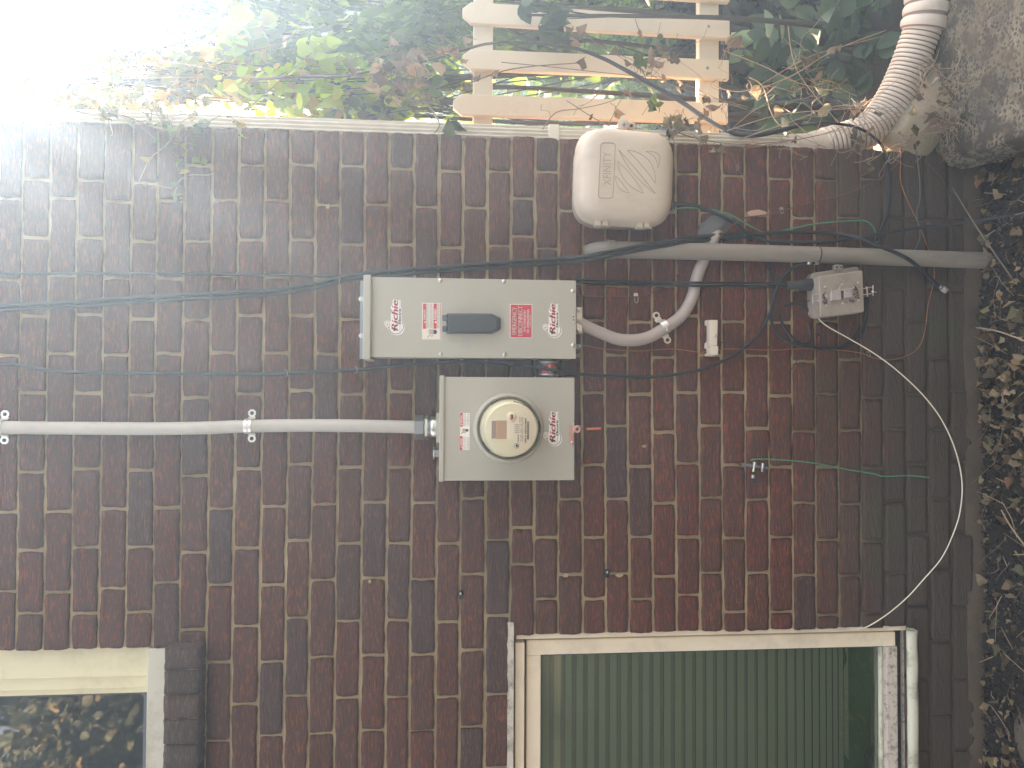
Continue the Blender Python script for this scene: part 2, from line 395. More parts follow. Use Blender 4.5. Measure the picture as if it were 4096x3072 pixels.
# rowlock sill of the upper window
mb = MB(); tn = []
_sv = bm_; bm_ = MB(); tones = []
za = P(656, 2700, -.05).z; zb = P(797, 2700, -.05).z
M_SILLB = M_BRICK
y0s = [2591, 2684, 2781, 2880, 2980, 3078, 3176]
for i in range(6):
    xr = P(730, y0s[i]+3, -.05).x; xl = P(730, y0s[i+1]-3, -.05).x; sd = i*7.3
    rnd = random.Random(i); tone = (.125*rnd.uniform(.85, 1.15), .088, .064)
    nx, nz = 5, 7; vs = []
    for j in range(nz+1):
        for a in range(nx+1):
            x = xl+(xr-xl)*a/nx; z = zb+(za-zb)*j/nz
            ex = noise.noise((sd, z*45, 1))*.003 if a in (0, nx) else 0; ez = noise.noise((x*50, sd, 1))*.003 if j in (0, nz) else 0
            y = -.05+noise.noise((x*60, sd, z*25))*.003+(.004 if (a in (0, nx) or j in (0, nz)) else 0)
            vs.append((x+ex, y, z+ez))
    fs = [(j*(nx+1)+a, j*(nx+1)+a+1, (j+1)*(nx+1)+a+1, (j+1)*(nx+1)+a) for j in range(nz) for a in range(nx)]
    loop = [a for a in range(nx+1)]+[j*(nx+1)+nx for j in range(1, nz+1)]+[nz*(nx+1)+a for a in range(nx-1, -1, -1)]+[j*(nx+1) for j in range(nz-1, 0, -1)]
    o = len(vs)
    for k in loop: vs.append((vs[k][0], .03, vs[k][2]))
    L = len(loop); fs += [(loop[(q+1) % L], loop[q], o+q, o+(q+1) % L) for q in range(L)]
    bm_.add(vs, fs, M_BRICK, True); tones.extend([(*tone, 1)]*len(vs))
    if i < 5:
        v4 = [(xl-.006, -.038, zb+.004), (xl+.006, -.038, zb+.004), (xl+.006, -.038, za-.004), (xl-.006, -.038, za-.004)]
        bm_.add(v4+[(q[0], .02, q[2]) for q in v4], [(0, 1, 2, 3), (1, 0, 4, 5), (3, 2, 6, 7)], M_MORTAR); tones.extend([(.3, .3, .3, 1)]*8)
sill_b = bm_.build('brick_sill', house, color=tones)

# windows
M_CREAM = pmat('cream_paint', (.76, .70, .46), .45, var=.05, vs=4, dirt=(.30, .27, .17), dfac=.35, ds=6, bmp=.1)
M_WHITE = pmat('old_white_paint', (.90, .76, .57), .5, var=.05, vs=6, dirt=(.38, .29, .20), dfac=.35, ds=9, bmp=.35, bs=90)
M_CHIP = pmat('chipped_paint', (.60, .55, .45), .7, var=.15, vs=20, dirt=(.09, .06, .04), dfac=.9, ds=28, bmp=.9, bs=70)
M_SPOT = pmat('mouldy_paint', (.60, .50, .42), .6, var=.1, vs=10, dirt=(.04, .03, .025), dfac=1.0, ds=60, bmp=.7, bs=110)
M_MOSS = pmat('mossy_paint', (.62, .62, .48), .6, var=.1, vs=10, dirt=(.14, .15, .06), dfac=.9, ds=12, bmp=.6, bs=80)
M_TRACK = pmat('grimy_track', (.03, .026, .02), .8, var=.5, vs=40, dirt=(.22, .16, .11), dfac=.7, ds=60, bmp=.6)
def glassmat(name, tint, refl=1.0):
    m, n, b = nodes_of(name)
    n.nodes.remove(b); out = n.nodes['Material Output']
    g = N(n, 'ShaderNodeBsdfGlossy'); g.inputs['Roughness'].default_value = .015; g.inputs['Color'].default_value = (1, 1, 1, 1)
    t = N(n, 'ShaderNodeBsdfTransparent'); t.inputs['Color'].default_value = (*tint, 1)
    fr = N(n, 'ShaderNodeFresnel'); fr.inputs['IOR'].default_value = 1.6
    mx = N(n, 'ShaderNodeMixShader'); n.links.new(fr.outputs[0], mx.inputs[0]); n.links.new(t.outputs[0], mx.inputs[1]); n.links.new(g.outputs[0], mx.inputs[2])
    n.links.new(mx.outputs[0], out.inputs[0]); return m
M_PANE = glassmat('window_glass', (.90, .93, .88))
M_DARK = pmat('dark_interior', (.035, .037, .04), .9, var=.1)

mb = MB()
def frame_px(mb, x0, y0, x1, y1, yf, yb, m): mb.pxbox(x0, y0, x1, y1, yf, yb, m)
XF = XL
def wbox(mb, x0, x1, z0, z1, yf, yb, m): mb.box((x0, yf, z0), (x1, yb, z1), m)
xa = XW_UP-.001; xb = P(300, 2706, .03).x; xc = P(300, 2752, .045).x; xd = P(300, 2775, .055).x
zs = P(597, 2800, .02).z
wbox(mb, xb, xa, zs, ZT, .022, .11, M_CREAM)
wbox(mb, xc, xb-.0005, zs, ZT, .036, .11, M_CREAM)
wbox(mb, xd, xc-.0005, zs, ZT, .05, .11, M_CREAM)
wbox(mb, XF, xd, zs, zs+.006, .05, .11, M_CREAM)
wu = mb.build('window', house, bevel=.002); wu['label'] = 'upper window with cream frame above a brick sill'
mb = MB(); zs2 = P(655, 2800, -.004).z
wbox(mb, XF, XW_UP-.004, zs2-.02, zs-.001, -.002, .11, pmat('stone_sill', (.55, .53, .43), .7, var=.1, vs=12, dirt=(.2, .18, .12), dfac=.6, ds=10, bmp=.5, bs=60))
mb.build('sill', wu, bevel=.003)
mb = MB(); M_SEAL = pmat('black_seal', (.05, .065, .075), .5)
wbox(mb, xd-.007, xd-.0005, zs+.006, ZT, .06, .085, M_SEAL); wbox(mb, XF, xd-.008, zs+.0065, zs+.016, .06, .085, M_SEAL)
wbox(mb, XF, xd-.008, zs+.0165, zs+.034, .072, .09, pmat('sash_grey', (.10, .125, .13), .5))
mb.build('sash', wu)
mb = MB(); wbox(mb, XF, xd-.0075, zs+.017, ZT, .078, .080, M_PANE); mb.build('pane', wu)

mb = MB(); mbd = mb
zA = P(2030, 2800, -.006).z; zB = P(2054, 2800, -.006).z
# peeling drip board over the head, ragged underside
xs_ = np.linspace(XL, P(2040, 2487).x, 70); top = []; bot = []
for i, x in enumerate(xs_):
    top.append((x, zA+noise.noise((x*60, 1, 1))*.004+noise.noise((x*160, 1, 1))*.0025)); bot.append((x, zB+noise.noise((x*30, 5, 1))*.0012))
for i in range(len(xs_)-1):
    mb.prism([bot[i], bot[i+1], top[i+1], top[i]], -.007-.001*(i % 3), .02, M_CHIP)
mb = MB()
x_o = XW_LO-.001
zt0 = P(2060, 2800, .012).z; zt1 = P(2098, 2800, .012).z; zt2 = P(2106, 2800, .03).z; zt3 = P(2163, 2800, .035).z
zb3 = P(3528, 2800, .035).z; zb2 = P(3541, 2800, .035).z; zb1 = P(3592, 2800, .03).z; zb0 = P(3628, 2800, .0).z
x_a = P(2800, 2540, .012).x; x_b = P(2800, 2546, .03).x; x_c = P(2800, 2603, .035).x
wbox(mb, XL, x_b, zt1, zt0, .012, .12, M_WHITE)                         # head
wbox(mb, x_a, x_o, zb1-.02, zt0-.002, .010, .12, M_WHITE)               # outer jamb
wl = mb.build('window', house, bevel=.0025); wl['label'] = 'lower window with peeling white frame'; mbd.build('drip_board', wl)
mb = MB()
wbox(mb, XL, x_c, zt3, zt2, .033, .10, M_WHITE)                         # sash head
wbox(mb, x_c+.0008, x_b, zb2-.03, zt2, .030, .10, M_WHITE)              # sash side
wbox(mb, XL, x_c, zb1, zb2-.001, .030, .10, M_SPOT)                       # sash foot
wbox(mb, XL, x_c, zb2, zb3, .045, .10, M_MOSS)
mb.build('sash', wl, bevel=.003)
mb = MB(); wbox(mb, x_c-.002, x_c, zb3, zt3, .034, .06, M_SEAL)
zk = P(3632, 2800, .055).z; wbox(mb, XL, x_a, zk, zb1-.0005, .055, .12, M_TRACK); zk2 = P(3610, 2800, .05).z; wbox(mb, XL, x_a, zk2-.003, zk2+.003, .045, .0545, M_SPOT)
mb.build('track', wl)
mb = MB()
zc0 = P(3629, 2800, -.03).z; zc1 = P(3676, 2800, -.03).z
xse = P(3650, 2524, -.03).x
nx = 60; vs = []
prof = [(.06, P(3627, 2800, .06).z), (-.022, P(3629, 2800, -.022).z), (-.032, zc0-.006), (-.034, zc1+.008), (-.028, zc1), (.02, zc1)]
for i in range(nx+1):
    x = XL+(xse-XL)*i/nx
    for y, z in prof: vs.append((x, y+noise.noise((x*20, y*30, z*30))*.003, z+noise.noise((x*14, y*30, 9))*.003))
k = len(prof)
mb.add(vs, [(i*k+j, i*k+j+1, (i+1)*k+j+1, (i+1)*k+j) for i in range(nx) for j in range(k-1)]+[tuple(nx*k+j for j in range(k-1, -1, -1))], M_MOSS, True)
mb.build('sill', wl)
mb = MB(); wbox(mb, XL, x_c-.0025, zb3+.0005, zt3-.0005, .055, .057, M_PANE); mb.build('pane', wl)
# dark room behind the panes
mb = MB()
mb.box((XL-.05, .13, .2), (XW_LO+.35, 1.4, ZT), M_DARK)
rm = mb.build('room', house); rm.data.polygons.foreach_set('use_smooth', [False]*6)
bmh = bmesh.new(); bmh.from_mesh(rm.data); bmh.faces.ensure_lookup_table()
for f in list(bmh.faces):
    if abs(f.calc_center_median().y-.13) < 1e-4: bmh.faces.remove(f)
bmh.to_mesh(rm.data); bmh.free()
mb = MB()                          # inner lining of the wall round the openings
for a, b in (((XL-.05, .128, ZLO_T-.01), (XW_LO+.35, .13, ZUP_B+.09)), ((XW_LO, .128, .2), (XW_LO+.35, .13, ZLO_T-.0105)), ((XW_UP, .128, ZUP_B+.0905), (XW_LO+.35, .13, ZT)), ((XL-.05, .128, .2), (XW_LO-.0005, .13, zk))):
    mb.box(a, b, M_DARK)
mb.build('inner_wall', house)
# blind of many small pleats and the cloth under it
M_BL = pmat('blind_fabric', (.43, .53, .38), .8, var=.05, vs=3)
mb = MB(); xe = x_c+.03; ztb = zt3+.02; zbb = P(3385, 2800, .10).z
M_BL_SHADE = pmat('blind_fabric_shade', (.34, .39, .29), .8, var=.05, vs=3)  # darker copy for the recessed pleat faces; their shade is painted in
z = ztb; i = 0; yb_ = .13
def pitch_at(z): 
    t = (ztb-z)/(ztb-zbb); return .0335*(1-.45*max(0, (t-.75)/.25)**1.2 - .10*t)
while z > zbb:
    p = pitch_at(z)
    a = (z, .108); b = (z-p*.56, .098); c = (z-p*.62, .115); d = (z-p, .112)
    for (q, r_), mm in zip(((a, b), (b, c), (c, d)), (M_BL, M_BL_SHADE, M_BL_SHADE)):
        mb.add([(XL, q[1], q[0]), (xe, q[1], q[0]), (xe, r_[1], r_[0]), (XL, r_[1], r_[0])], [(3, 2, 1, 0)], mm)
    z -= p
bl = mb.build('pleated_blind'); tag(bl, 'grey green pleated blind behind the glass of the lower window', 'blind')
M_CL = pmat('green_cloth', (.09, .25, .12), .85, var=.25, vs=6)
mb = MB(); nx, nz = 90, 30; vs = []
zlow = zb3-.03; zhi = zbb+.01
for j in range(nz+1):
    for i in range(nx+1):
        x = XL+(xe-XL)*i/nx; z = zlow+(zhi-zlow)*j/nz
        y = .098+noise.noise((x*5, 1, z*16))*.03+abs(noise.noise((x*9+z*14, 2, z*7)))*.03
        vs.append((x, max(.07, y), z))
mb.add(vs, [(j*(nx+1)+i, j*(nx+1)+i+1, (j+1)*(nx+1)+i+1, (j+1)*(nx+1)+i) for j in range(nz) for i in range(nx)], M_CL, True)
tag(mb.build('crumpled_cloth'), 'crumpled dark green cloth behind the foot of the lower window', 'cloth')
# curtain behind the upper pane: dull dark sheer with soft folds
M_CU = pmat('dark_sheer', (.05, .055, .06), .9, var=.08, vs=30)
mb = MB(); vs = []; nx = 80
for j in range(2):
    for i in range(nx+1):
        x = XL+(xd+.03-XL)*i/nx; vs.append((x, .12+.004*math.sin(x*90)+.003*noise.noise((x*20, 0, 0)), (zs-.01, ZT)[j]))
mb.add(vs, [(i, i+1, nx+2+i, nx+1+i) for i in range(nx)], M_CU, True)
tag(mb.build('sheer_curtain'), 'dark sheer curtain hanging behind the upper window pane', 'curtain')
# ---------------------------------------------------------------- electrical equipment
M_GREY = pmat('grey_enamel', (.415, .39, .315), .42, var=.03, vs=5, bmp=.12, bs=600, spec=.5, dirt=(.30, .29, .25), dfac=.12, ds=20)
M_STEEL = pmat('zinc_steel', (.62, .62, .58), .28, metal=1, var=.15, vs=30)
M_STEELD = pmat('dull_steel', (.30, .32, .33), .42, metal=.9, var=.2, vs=30)
M_GOLD = pmat('yellow_zinc', (.70, .66, .42), .25, metal=1, var=.25, vs=40)
M_BLKP = pmat('slate_plastic', (.034, .040, .044), .45, var=.08, vs=9)
M_BLK = pmat('black_rubber', (.012, .012, .013), .5, var=.2, vs=20)
M_BLKD = pmat('dusty_black_rubber', (.026, .024, .024), .6, var=.3, vs=16)
M_RED = pmat('red_ink', (.68, .035, .05), .5, var=.04)
M_RED2 = pmat('crimson_ink', (.50, .02, .065), .5, var=.04)
M_INK = pmat('dark_ink', (.035, .035, .06), .5)
M_PAPER = pmat('cream_label', (.74, .68, .56), .5, var=.03, vs=20)
M_PINKL = pmat('white_label', (.80, .76, .68), .4, var=.03)

def screw(mb, px, py, y, r=.0045, m=None, hexa=False):
    c = P(px, py, y); m = m or M_STEEL
    mb.lathe([(r*1.35, 0), (r*1.35, .0008), (r, .0012), (r*.9, .0034), (r*.5, .0038)], (c.x, y, c.z), (0, -1, 0), m, n=6 if hexa else 14, smooth=not hexa)

ST_OUT = [(630,150),(700,165),(770,182),(800,170),(830,155),(855,175),(858,250),(858,400),(880,430),(886,600),(888,860),(930,910),(968,980),(985,1060),(978,1150),(945,1225),(895,1280),(830,1315),(760,1333),(690,1333),(620,1315),(560,1285),(505,1235),(465,1175),(430,1110),(370,1050),(325,1000),(308,945),(320,895),(360,855),(420,845),(470,860),(500,878),(525,850),(525,590),(550,560),(578,535),(576,490),(535,465),(522,430),(528,365),(570,335),(578,270),(585,185),(600,160)]
def dealer_sticker(parent, bx, by, bw, bh, y, label):
    X = lambda zx, zy: (bx+(zx-310)/675*bw, by+(zy-150)/1185*bh)
    mb = MB(); d = .0006
    mb.pxprism([X(*q) for q in ST_OUT], y-d, y, M_PINKL)
    yt = y-d-.0003
    def seg(pts, r, m): mb.tube([P(*X(*q), yt) for q in pts], r, m, n=4)
    x0, y0 = X(555, 1175); x1, y1 = X(755, 185)
    pxtext(mb, 'Richie', x0, y1, x1, y0, yt, M_RED2, shear=.22, bold=.0011)
    x0, y0 = X(778, 970); x1, y1 = X(858, 430)
    pxtext(mb, 'Electric', x0, y1, x1, y0, yt, M_INK, shear=.2, bold=.0007)
    seg([(828, 410), (828, 190)], .0003, M_RED2); seg([(828, 1210), (828, 995)], .0003, M_INK)
    arc = [(700+243*math.cos(a), 1048+243*math.sin(a)) for a in np.linspace(R(-38), R(165), 26)]
    seg(arc, .0007, M_INK)
    bulb = [(462, 1105), (440, 1060), (385, 1010), (350, 960), (352, 910), (390, 882), (440, 882), (485, 915), (492, 965), (478, 1040), (462, 1105)]
    seg(bulb, .0004, M_INK); mb.pxprism([X(*q) for q in ((430, 1060), (478, 1045), (480, 1085), (445, 1095))], yt-.0002, y-d, M_INK)
    mb.pxprism([X(*q) for q in ((378, 960), (415, 975), (405, 990), (460, 975), (420, 955), (430, 940))], yt-.0002, y-d, M_RED2)
    mb.pxprism([X(*q) for q in ((640, 1090), (600, 1130), (612, 1185), (668, 1198), (680, 1165), (805, 1200))], yt-.0006, y-d, M_INK)
    o = mb.build('sticker', parent); o['label'] = label; return o

# --- disconnect panel
yf = -.115
pn = thing('electrical_panel', 'tall grey disconnect panel with black handle cover and red emergency sticker', 'electrical panel', tuple(P(1880, 1270)))
mb = MB(); a = P(2304, 1436, yf); b = P(1470, 1107, yf)
x0, x1, z0, z1 = a.x, b.x, a.z, b.z
mb.box((x0+.003, yf+.003, z0+.002), (x1-.003, -.004, z1), M_GREY); mb.build('cabinet', pn, bevel=.002)
mb = MB(); zc = P(1484, 1200, yf).z
mb.box((x0, yf, z0), (x1, yf+.0028, zc), M_GREY); cov = mb.build('cover', pn, bevel=.0015)
mb = MB(); ct = P(1453, 1098, yf-.012); cb = P(1483, 1438, yf-.012)
mb.box((cb.x, yf-.012, cb.z+.0006), (ct.x, -.01, ct.z), M_GREY); mb.build('rain_cap', pn, bevel=.004, seg=3)
mb = MB(); ct = P(1441, 1122, -.012); cb = P(1470, 1436, -.012)
mb.box((cb.x, -.012, cb.z), (ct.x, -.006, ct.z), M_STEELD); mb.build('back_plate', pn, bevel=.001)
for q in ((1444, 1196), (1445, 1343)):
    mb = MB(); screw(mb, *q, -.013, .0055, hexa=True); mb.build('bolt', pn)
for q in ((1760, 1122), (2015, 1125.5), (1762, 1417), (2017, 1418), (2291, 1164), (2292, 1380.5)):
    mb = MB(); screw(mb, *q, yf-.0005, .0042); mb.build('screw', pn)
mb = MB(); mb.pxbox(2289, 1258, 2297, 1288, yf-.0012, yf-.0002, M_STEEL); mb.pxbox(2290.5, 1262, 2295.5, 1271, yf-.0016, yf-.0012, M_INK); mb.pxbox(2290.5, 1275, 2295.5, 1284, yf-.0016, yf-.0012, M_INK); mb.build('latch_slot', pn)
# handle cover
mb = MB(); Z = lambda zx, zy: (1650+zx/5.267, 1180+zy/5.267)
yh = yf-.020
mb.pxprism([Z(*q) for q in ((715, 385), (1665, 388), (1840, 470), (1865, 500), (1865, 700), (1840, 730), (1690, 806), (715, 806))], yf-.015, yf-.0005, M_BLKP)
hc = mb.build('handle_cover', pn, bevel=.003)
mb = MB(); mb.pxprism([Z(*q) for q in ((755, 410), (1640, 414), (1800, 492), (1800, 700), (1640, 780), (755, 780))], yh, yf-.0155, M_BLKP); mb.build('lid', hc, bevel=.003)
for za_, zb_ in ((425, 540), (655, 770)):
    mb = MB(); c0 = P(*Z(700, zb_), yf-.012); c1 = P(*Z(700, za_), yf-.012); mb.tube([c0, c1], .0085, M_BLKP, n=16); mb.build('hinge', hc, bevel=.001)
mb = MB(); mb.pxbox(*Z(1765, 535), *Z(1795, 655), yh-.0012, yh-.0001, M_BLK); mb.build('lock_slot', hc)
# stickers of the panel
dealer_sticker(pn, 1537.4, 1198, 81.3, 143, yf-.0001, 'red and white oval logo sticker near the top of the panel')
dealer_sticker(pn, 2170.5, 1213.5, 77.4, 139.5, yf-.0001, 'red and white oval logo sticker near the foot of the panel')
mb = MB(); d = .0006; ys = yf-.0001
mb.pxbox(2040, 1216, 2129, 1352, ys-d, ys, M_PINKL); mb.pxbox(2042.5, 1218.5, 2126.5, 1349.5, ys-d-.0004, ys-d, M_RED)
E2 = lambda zx, zy: (2020+zx/6.637, 1200+zy/6.637)
for s, bx in (('EMERGENCY', (187, 190, 305, 922)), ('DISCONNECT', (345, 160, 466, 945)), ('DESCONEXION', (492, 280, 550, 840)), ('DE EMERGENCIA', (580, 250, 638, 870)), ('30-4847A Rev 04', (655, 405, 685, 718))):
    p0 = E2(bx[0], bx[1]); p1 = E2(bx[2], bx[3])
    pxtext(mb, s, p0[0], p0[1], p1[0], p1[1], ys-d-.0007, M_PINKL, bold=.00035 if bx[0] < 600 else 0)
mb.build('sticker', pn)['label'] = 'red emergency disconnect sticker with white lettering'
def hand_sign(mb, zt, y):     # struck hand pictogram, in a frame of zoom pixels
    mb.pxprism([zt(*q) for q in ((440, 740), (480, 728), (515, 755), (515, 800), (480, 828), (440, 815))], y-.0003, y, M_INK)
    for i, yy in enumerate((735, 755, 775, 797, 815)):
        mb.pxprism([zt(*q) for q in ((350-18*(i in (2,)), yy-4), (440, yy-4), (440, yy+5), (350-18*(i in (2,)), yy+5))], y-.0003, y, M_INK)
    mb.tube([P(*zt(*q), y) for q in ((430, 835), (425, 865), (400, 870), (370, 845), (345, 850), (330, 880), (312, 905))], .0006, M_INK, n=4)
mb = MB()
Zb = lambda a, b, c, d_: (*Z(a, b), *Z(c, d_))
mb.pxbox(*Zb(205, 165, 605, 940), ys-d, ys, M_PAPER)
for a_ in (222, 445):
    mb.pxbox(*Zb(a_, 182, a_+62, 710), ys-d-.0003, ys-d, M_RED)
p = Zb(234, 300, 276, 520); pxtext(mb, 'DANGER', *p, ys-d-.0006, M_PINKL, bold=.0003)
p = Zb(457, 290, 500, 520); pxtext(mb, 'PELIGRO', *p, ys-d-.0006, M_PINKL, bold=.0003)
for a_ in (258, 480):
    mb.pxprism([Z(*q) for q in ((a_-22, 573), (a_+20, 545), (a_+20, 600))], ys-d-.0006, ys-d-.0003, M_PINKL)
rr = random.Random(4)
for a_ in (298, 318, 340, 362, 382, 402, 422, 522, 542, 562, 582):
    yy = 188
    while yy < 690:
        L_ = rr.uniform(20, 60); mb.pxbox(*Zb(a_-3, yy, a_+3, min(700, yy+L_)), ys-d-.0002, ys-d, M_INK if a_ in (298, 318, 382, 402, 522, 542) else M_STEELD); yy += L_+rr.uniform(8, 16)
hand_sign(mb, Z, ys-d)
for q in ((222, 712, 590, 716), (586, 182, 590, 925), (222, 922, 590, 926)): mb.pxbox(*Zb(*q), ys-d-.0002, ys-d, M_RED2)
mb.build('sticker', pn)['label'] = 'cream danger sticker with red bars and a struck hand'
mb = MB()
for a_ in (1035, 1070, 1105, 1145, 1175, 1210, 1255):
    yy = 870
    while yy < 1130:
        L_ = rr.uniform(14, 34); mb.pxbox(*Zb(a_-4, yy, a_+4, yy+L_), ys-.0003, ys, M_STEELD if a_ != 1255 else M_GREY); yy += L_+rr.uniform(6, 30)
mb.build('data_label', pn)
# clamps under the panel
mb = MB(); c0 = P(2306, 1334, -.06); c1 = P(2327, 1230, -.06); c = P(2316, 1282, -.06)
mb.box((c0.x, -.066, c1.z), (c1.x, -.03, c0.z+.001), M_STEEL)
for q in (1241, 1325): screw(mb, 2316, q, -.067, .0045)
cl = mb.build('cable_clamp', pn, bevel=.002)
mb = MB(); mb.pxbox(2306, 1376, 2331, 1394, -.04, -.02, M_STEELD); screw(mb, 2318, 1385, -.041, .003); mb.build('ground_clamp', pn, bevel=.001)

# --- meter socket
yf = -.11
ms = thing('meter_box', 'wide grey electric meter box with a round glass meter', 'electric meter', tuple(P(2030, 1712)))
a = P(2298, 1921, yf); b = P(1768, 1507, yf)
mb = MB(); mb.box((a.x, yf, a.z), (b.x, -.004, b.z), M_GREY); mb.build('cabinet', ms, bevel=.002)
mb = MB(); ct = P(1758, 1501, yf-.006); cb = P(1776, 1927, yf-.006); mb.box((cb.x, yf-.006, cb.z), (ct.x, -.006, ct.z), M_GREY); mb.build('rain_cap', ms, bevel=.003)
# raised dish, glass dome, register
dc = P(2034, 1712, yf); DR = abs(P(2034, 1579, yf).x-P(2034, 1846, yf).x)/2
mb = MB(); mb.lathe([(DR*1.07, 0), (DR*1.06, .003), (DR*1.0, .010), (DR*.955, .012), (DR*.93, .006), (DR*.90, .0005)], (dc.x, yf, dc.z), (0, -1, 0), M_GREY, n=64)
mb.build('meter_ring', ms)
mt_y = yf-.002
M_METER = pmat('meter_cream', (.74, .68, .48), .4, var=.03); M_METERF = pmat('meter_face', (.80, .68, .52), .4, var=.03)
M_METG = pmat('meter_grey_green', (.17, .20, .19), .4)
mt = MB(); mt.lathe([(DR*.86, 0), (DR*.86, .012), (DR*.80, .016), (DR*.80, .055), (DR*.775, .060), (DR*.775, .085), (DR*.745, .092), (DR*.70, .092)], (dc.x, mt_y, dc.z), (0, -1, 0), M_METER, n=64)
meter = mt.build('meter', ms)
ff = mt_y-.0925
mb = MB()
mc = P(2052, 1719, ff); fr_ = DR*.735
q = [(dc.x+fr_*math.cos(t), dc.z+fr_*math.sin(t)) for t in np.linspace(0, 2*math.pi, 49)[:-1]]
mb.prism(q, ff-.0006, ff+.0003, M_METER)
Z4 = lambda zx, zy: (1840+zx/5.185, 1540+zy/5.185)
zcut = P(*Z4(1130, 900), ff).z
lower = [(x, z) for x, z in [(dc.x+fr_*.985*math.cos(t), dc.z+fr_*.985*math.sin(t)) for t in np.linspace(0, 2*math.pi, 97)[:-1]] if z < zcut]
lower.sort(key=lambda p_: math.atan2(p_[1]-dc.z+1, p_[0]-dc.x)); lower.sort(key=lambda p_: p_[0])
mb.prism(lower, ff-.0016, ff-.0005, M_METERF)
mb.pxprism([Z4(*q_) for q_ in ((700, 715), (960, 715), (1110, 780), (1110, 1130), (700, 1130), (655, 1080), (655, 760))], ff-.0018, ff-.0005, M_METERF)
mb.build('face_plate', meter)
mb = MB(); ft = ff-.0022
for s, bx, k in (('PEPCO 1ND352778605', (1345, 690, 1375, 1190), .0003), ('I-210+C', (1190, 1025, 1222, 1185), .0002), ('CL 200  240V  3W  FM2S', (1258, 665, 1282, 1170), 0), ('TYPE SMART METER', (1295, 660, 1312, 1165), 0), ('60Hz', (1225, 655, 1240, 780), 0)):
    p0 = Z4(bx[0], bx[1]); p1 = Z4(bx[2], bx[3]); pxtext(mb, s, *p0, *p1, ft, M_INK, bold=k)
yy = 755
while yy < 1130:
    L_ = rr.choice((3, 5, 8)); mb.pxbox(*Z4(1390, yy), *Z4(1430, yy+L_), ft-.0002, ft, M_INK); yy += L_+rr.choice((3, 5))
for r_ in range(4):
    for c_ in range(5):
        mb.pxbox(*Z4(1140+r_*26, 812+c_*40), *Z4(1150+r_*26, 835+c_*40), ft-.0002, ft, M_INK)
c = P(*Z4(1170, 1260), ft); mb.lathe([(.0062, 0), (.0062, .0003)], (c.x, ft, c.z), (0, -1, 0), M_INK, n=20); mb.lathe([(.0052, 0.0002), (.0052, .0005)], (c.x, ft, c.z), (0, -1, 0), M_METERF, n=20); mb.lathe([(.0036, 0.0004), (.0030, .0008)], (c.x, ft, c.z), (0, -1, 0), M_INK, n=5)
mb.build('face_print', meter)
mb = MB(); M_LCD = pmat('display_glass', (.50, .30, .20), .15, var=.06)  # orange of the lens flare put into the display colour
mb.pxbox(*Z4(655, 740), *Z4(745, 1110), ff-.0025, ff-.0018, pmat('display_bezel', (.35, .22, .20), .4)); mb.pxbox(*Z4(750, 735), *Z4(965, 1118), ff-.0025, ff-.0018, M_LCD); mb.build('display', meter, bevel=.0005)
mb = MB(); c = P(*Z4(1068, 665), ff); mb.lathe([(.0125, 0), (.0125, .003), (.011, .004)], (c.x, ff, c.z), (0, -1, 0), M_METER, n=24)
for zz_ in (638, 690):
    c = P(*Z4(1070, zz_), ff-.004); mb.lathe([(.0036, 0), (.0036, .001)], (c.x, ff-.004, c.z), (0, -1, 0), M_RED2, n=12)
mb.build('optical_port', meter)
                                     # dark gasket clips seen round the dome
for a0, a1, rad, dy in ((118, 140, .885, .014), (22, 38, .90, .03), (262, 283, .88, .014), (-62, 90-5, .79, .075)):
    pts = [(dc.x+DR*rad*math.cos(R(t_)), mt_y-dy, dc.z+DR*rad*math.sin(R(t_))) for t_ in np.linspace(a0-90 if a0 == -62 else a0, a1-90 if a0 == -62 else a1, 16)]
    mb = MB(); mb.tube(pts, .0017 if a0 != -62 else .0028, M_METG if a0 == -62 else M_INK, n=6); mb.build('gasket', meter)
M_DOME = glassmat('dome_glass', (.98, .98, .96)); M_DOME.node_tree.nodes['Fresnel'].inputs['IOR'].default_value = 1.25
mb = MB(); mb.lathe([(DR*.93, 0.004), (DR*.925, .012), (DR*.875, .016), (DR*.865, .06), (DR*.85, .095), (DR*.80, .112), (DR*.68, .118), (.0001, .119)], (dc.x, mt_y, dc.z), (0, -1, 0), M_DOME, n=64)
mb.build('glass_dome', meter)
dealer_sticker(ms, 2171, 1645, 77, 141, yf-.0001, 'red and white oval logo sticker on the meter box')
# danger strip
mb = MB(); Z7 = lambda zx, zy: (1640+zx/6.912, 1620+zy/6.912); ys = yf-.0001
def zb7(a_, b_, c_, d_): return (*Z7(a_, b_), *Z7(c_, d_))
mb.pxbox(*zb7(1390, 220, 1645, 1243), ys-d, ys, M_PINKL)
mb.pxbox(*zb7(1394, 222, 1458, 600), ys-d-.0003, ys-d, M_RED); mb.pxbox(*zb7(1386, 862, 1450, 1243), ys-d-.0003, ys-d, M_RED)
pxtext(mb, 'PELIGRO', *zb7(1402, 280, 1444, 488), ys-d-.0006, M_PINKL, bold=.0003); pxtext(mb, 'DANGER', *zb7(1396, 925, 1436, 1125), ys-d-.0006, M_PINKL, bold=.0003)
for zz_ in (535, 1175): mb.pxprism([Z7(*q_) for q_ in ((1400, zz_), (1442, zz_-24), (1442, zz_+24))], ys-d-.0006, ys-d-.0003, M_PINKL)
for x_ in (1485, 1515, 1545, 1590, 1620):
    for r0, r1 in ((240, 585), (885, 1225)):
        yy = r0
        while yy < r1: L_ = rr.uniform(20, 50); mb.pxbox(*zb7(x_-4, yy, x_+4, min(r1, yy+L_)), ys-d-.0002, ys-d, M_INK); yy += L_+rr.uniform(8, 16)
hand_sign(mb, lambda a_, b_: Z7(1430+(a_-330)*1.0, 660+(b_-728)*.8), ys-d)
mb.build('sticker', ms)['label'] = 'white danger strip with two red ends and a struck hand'
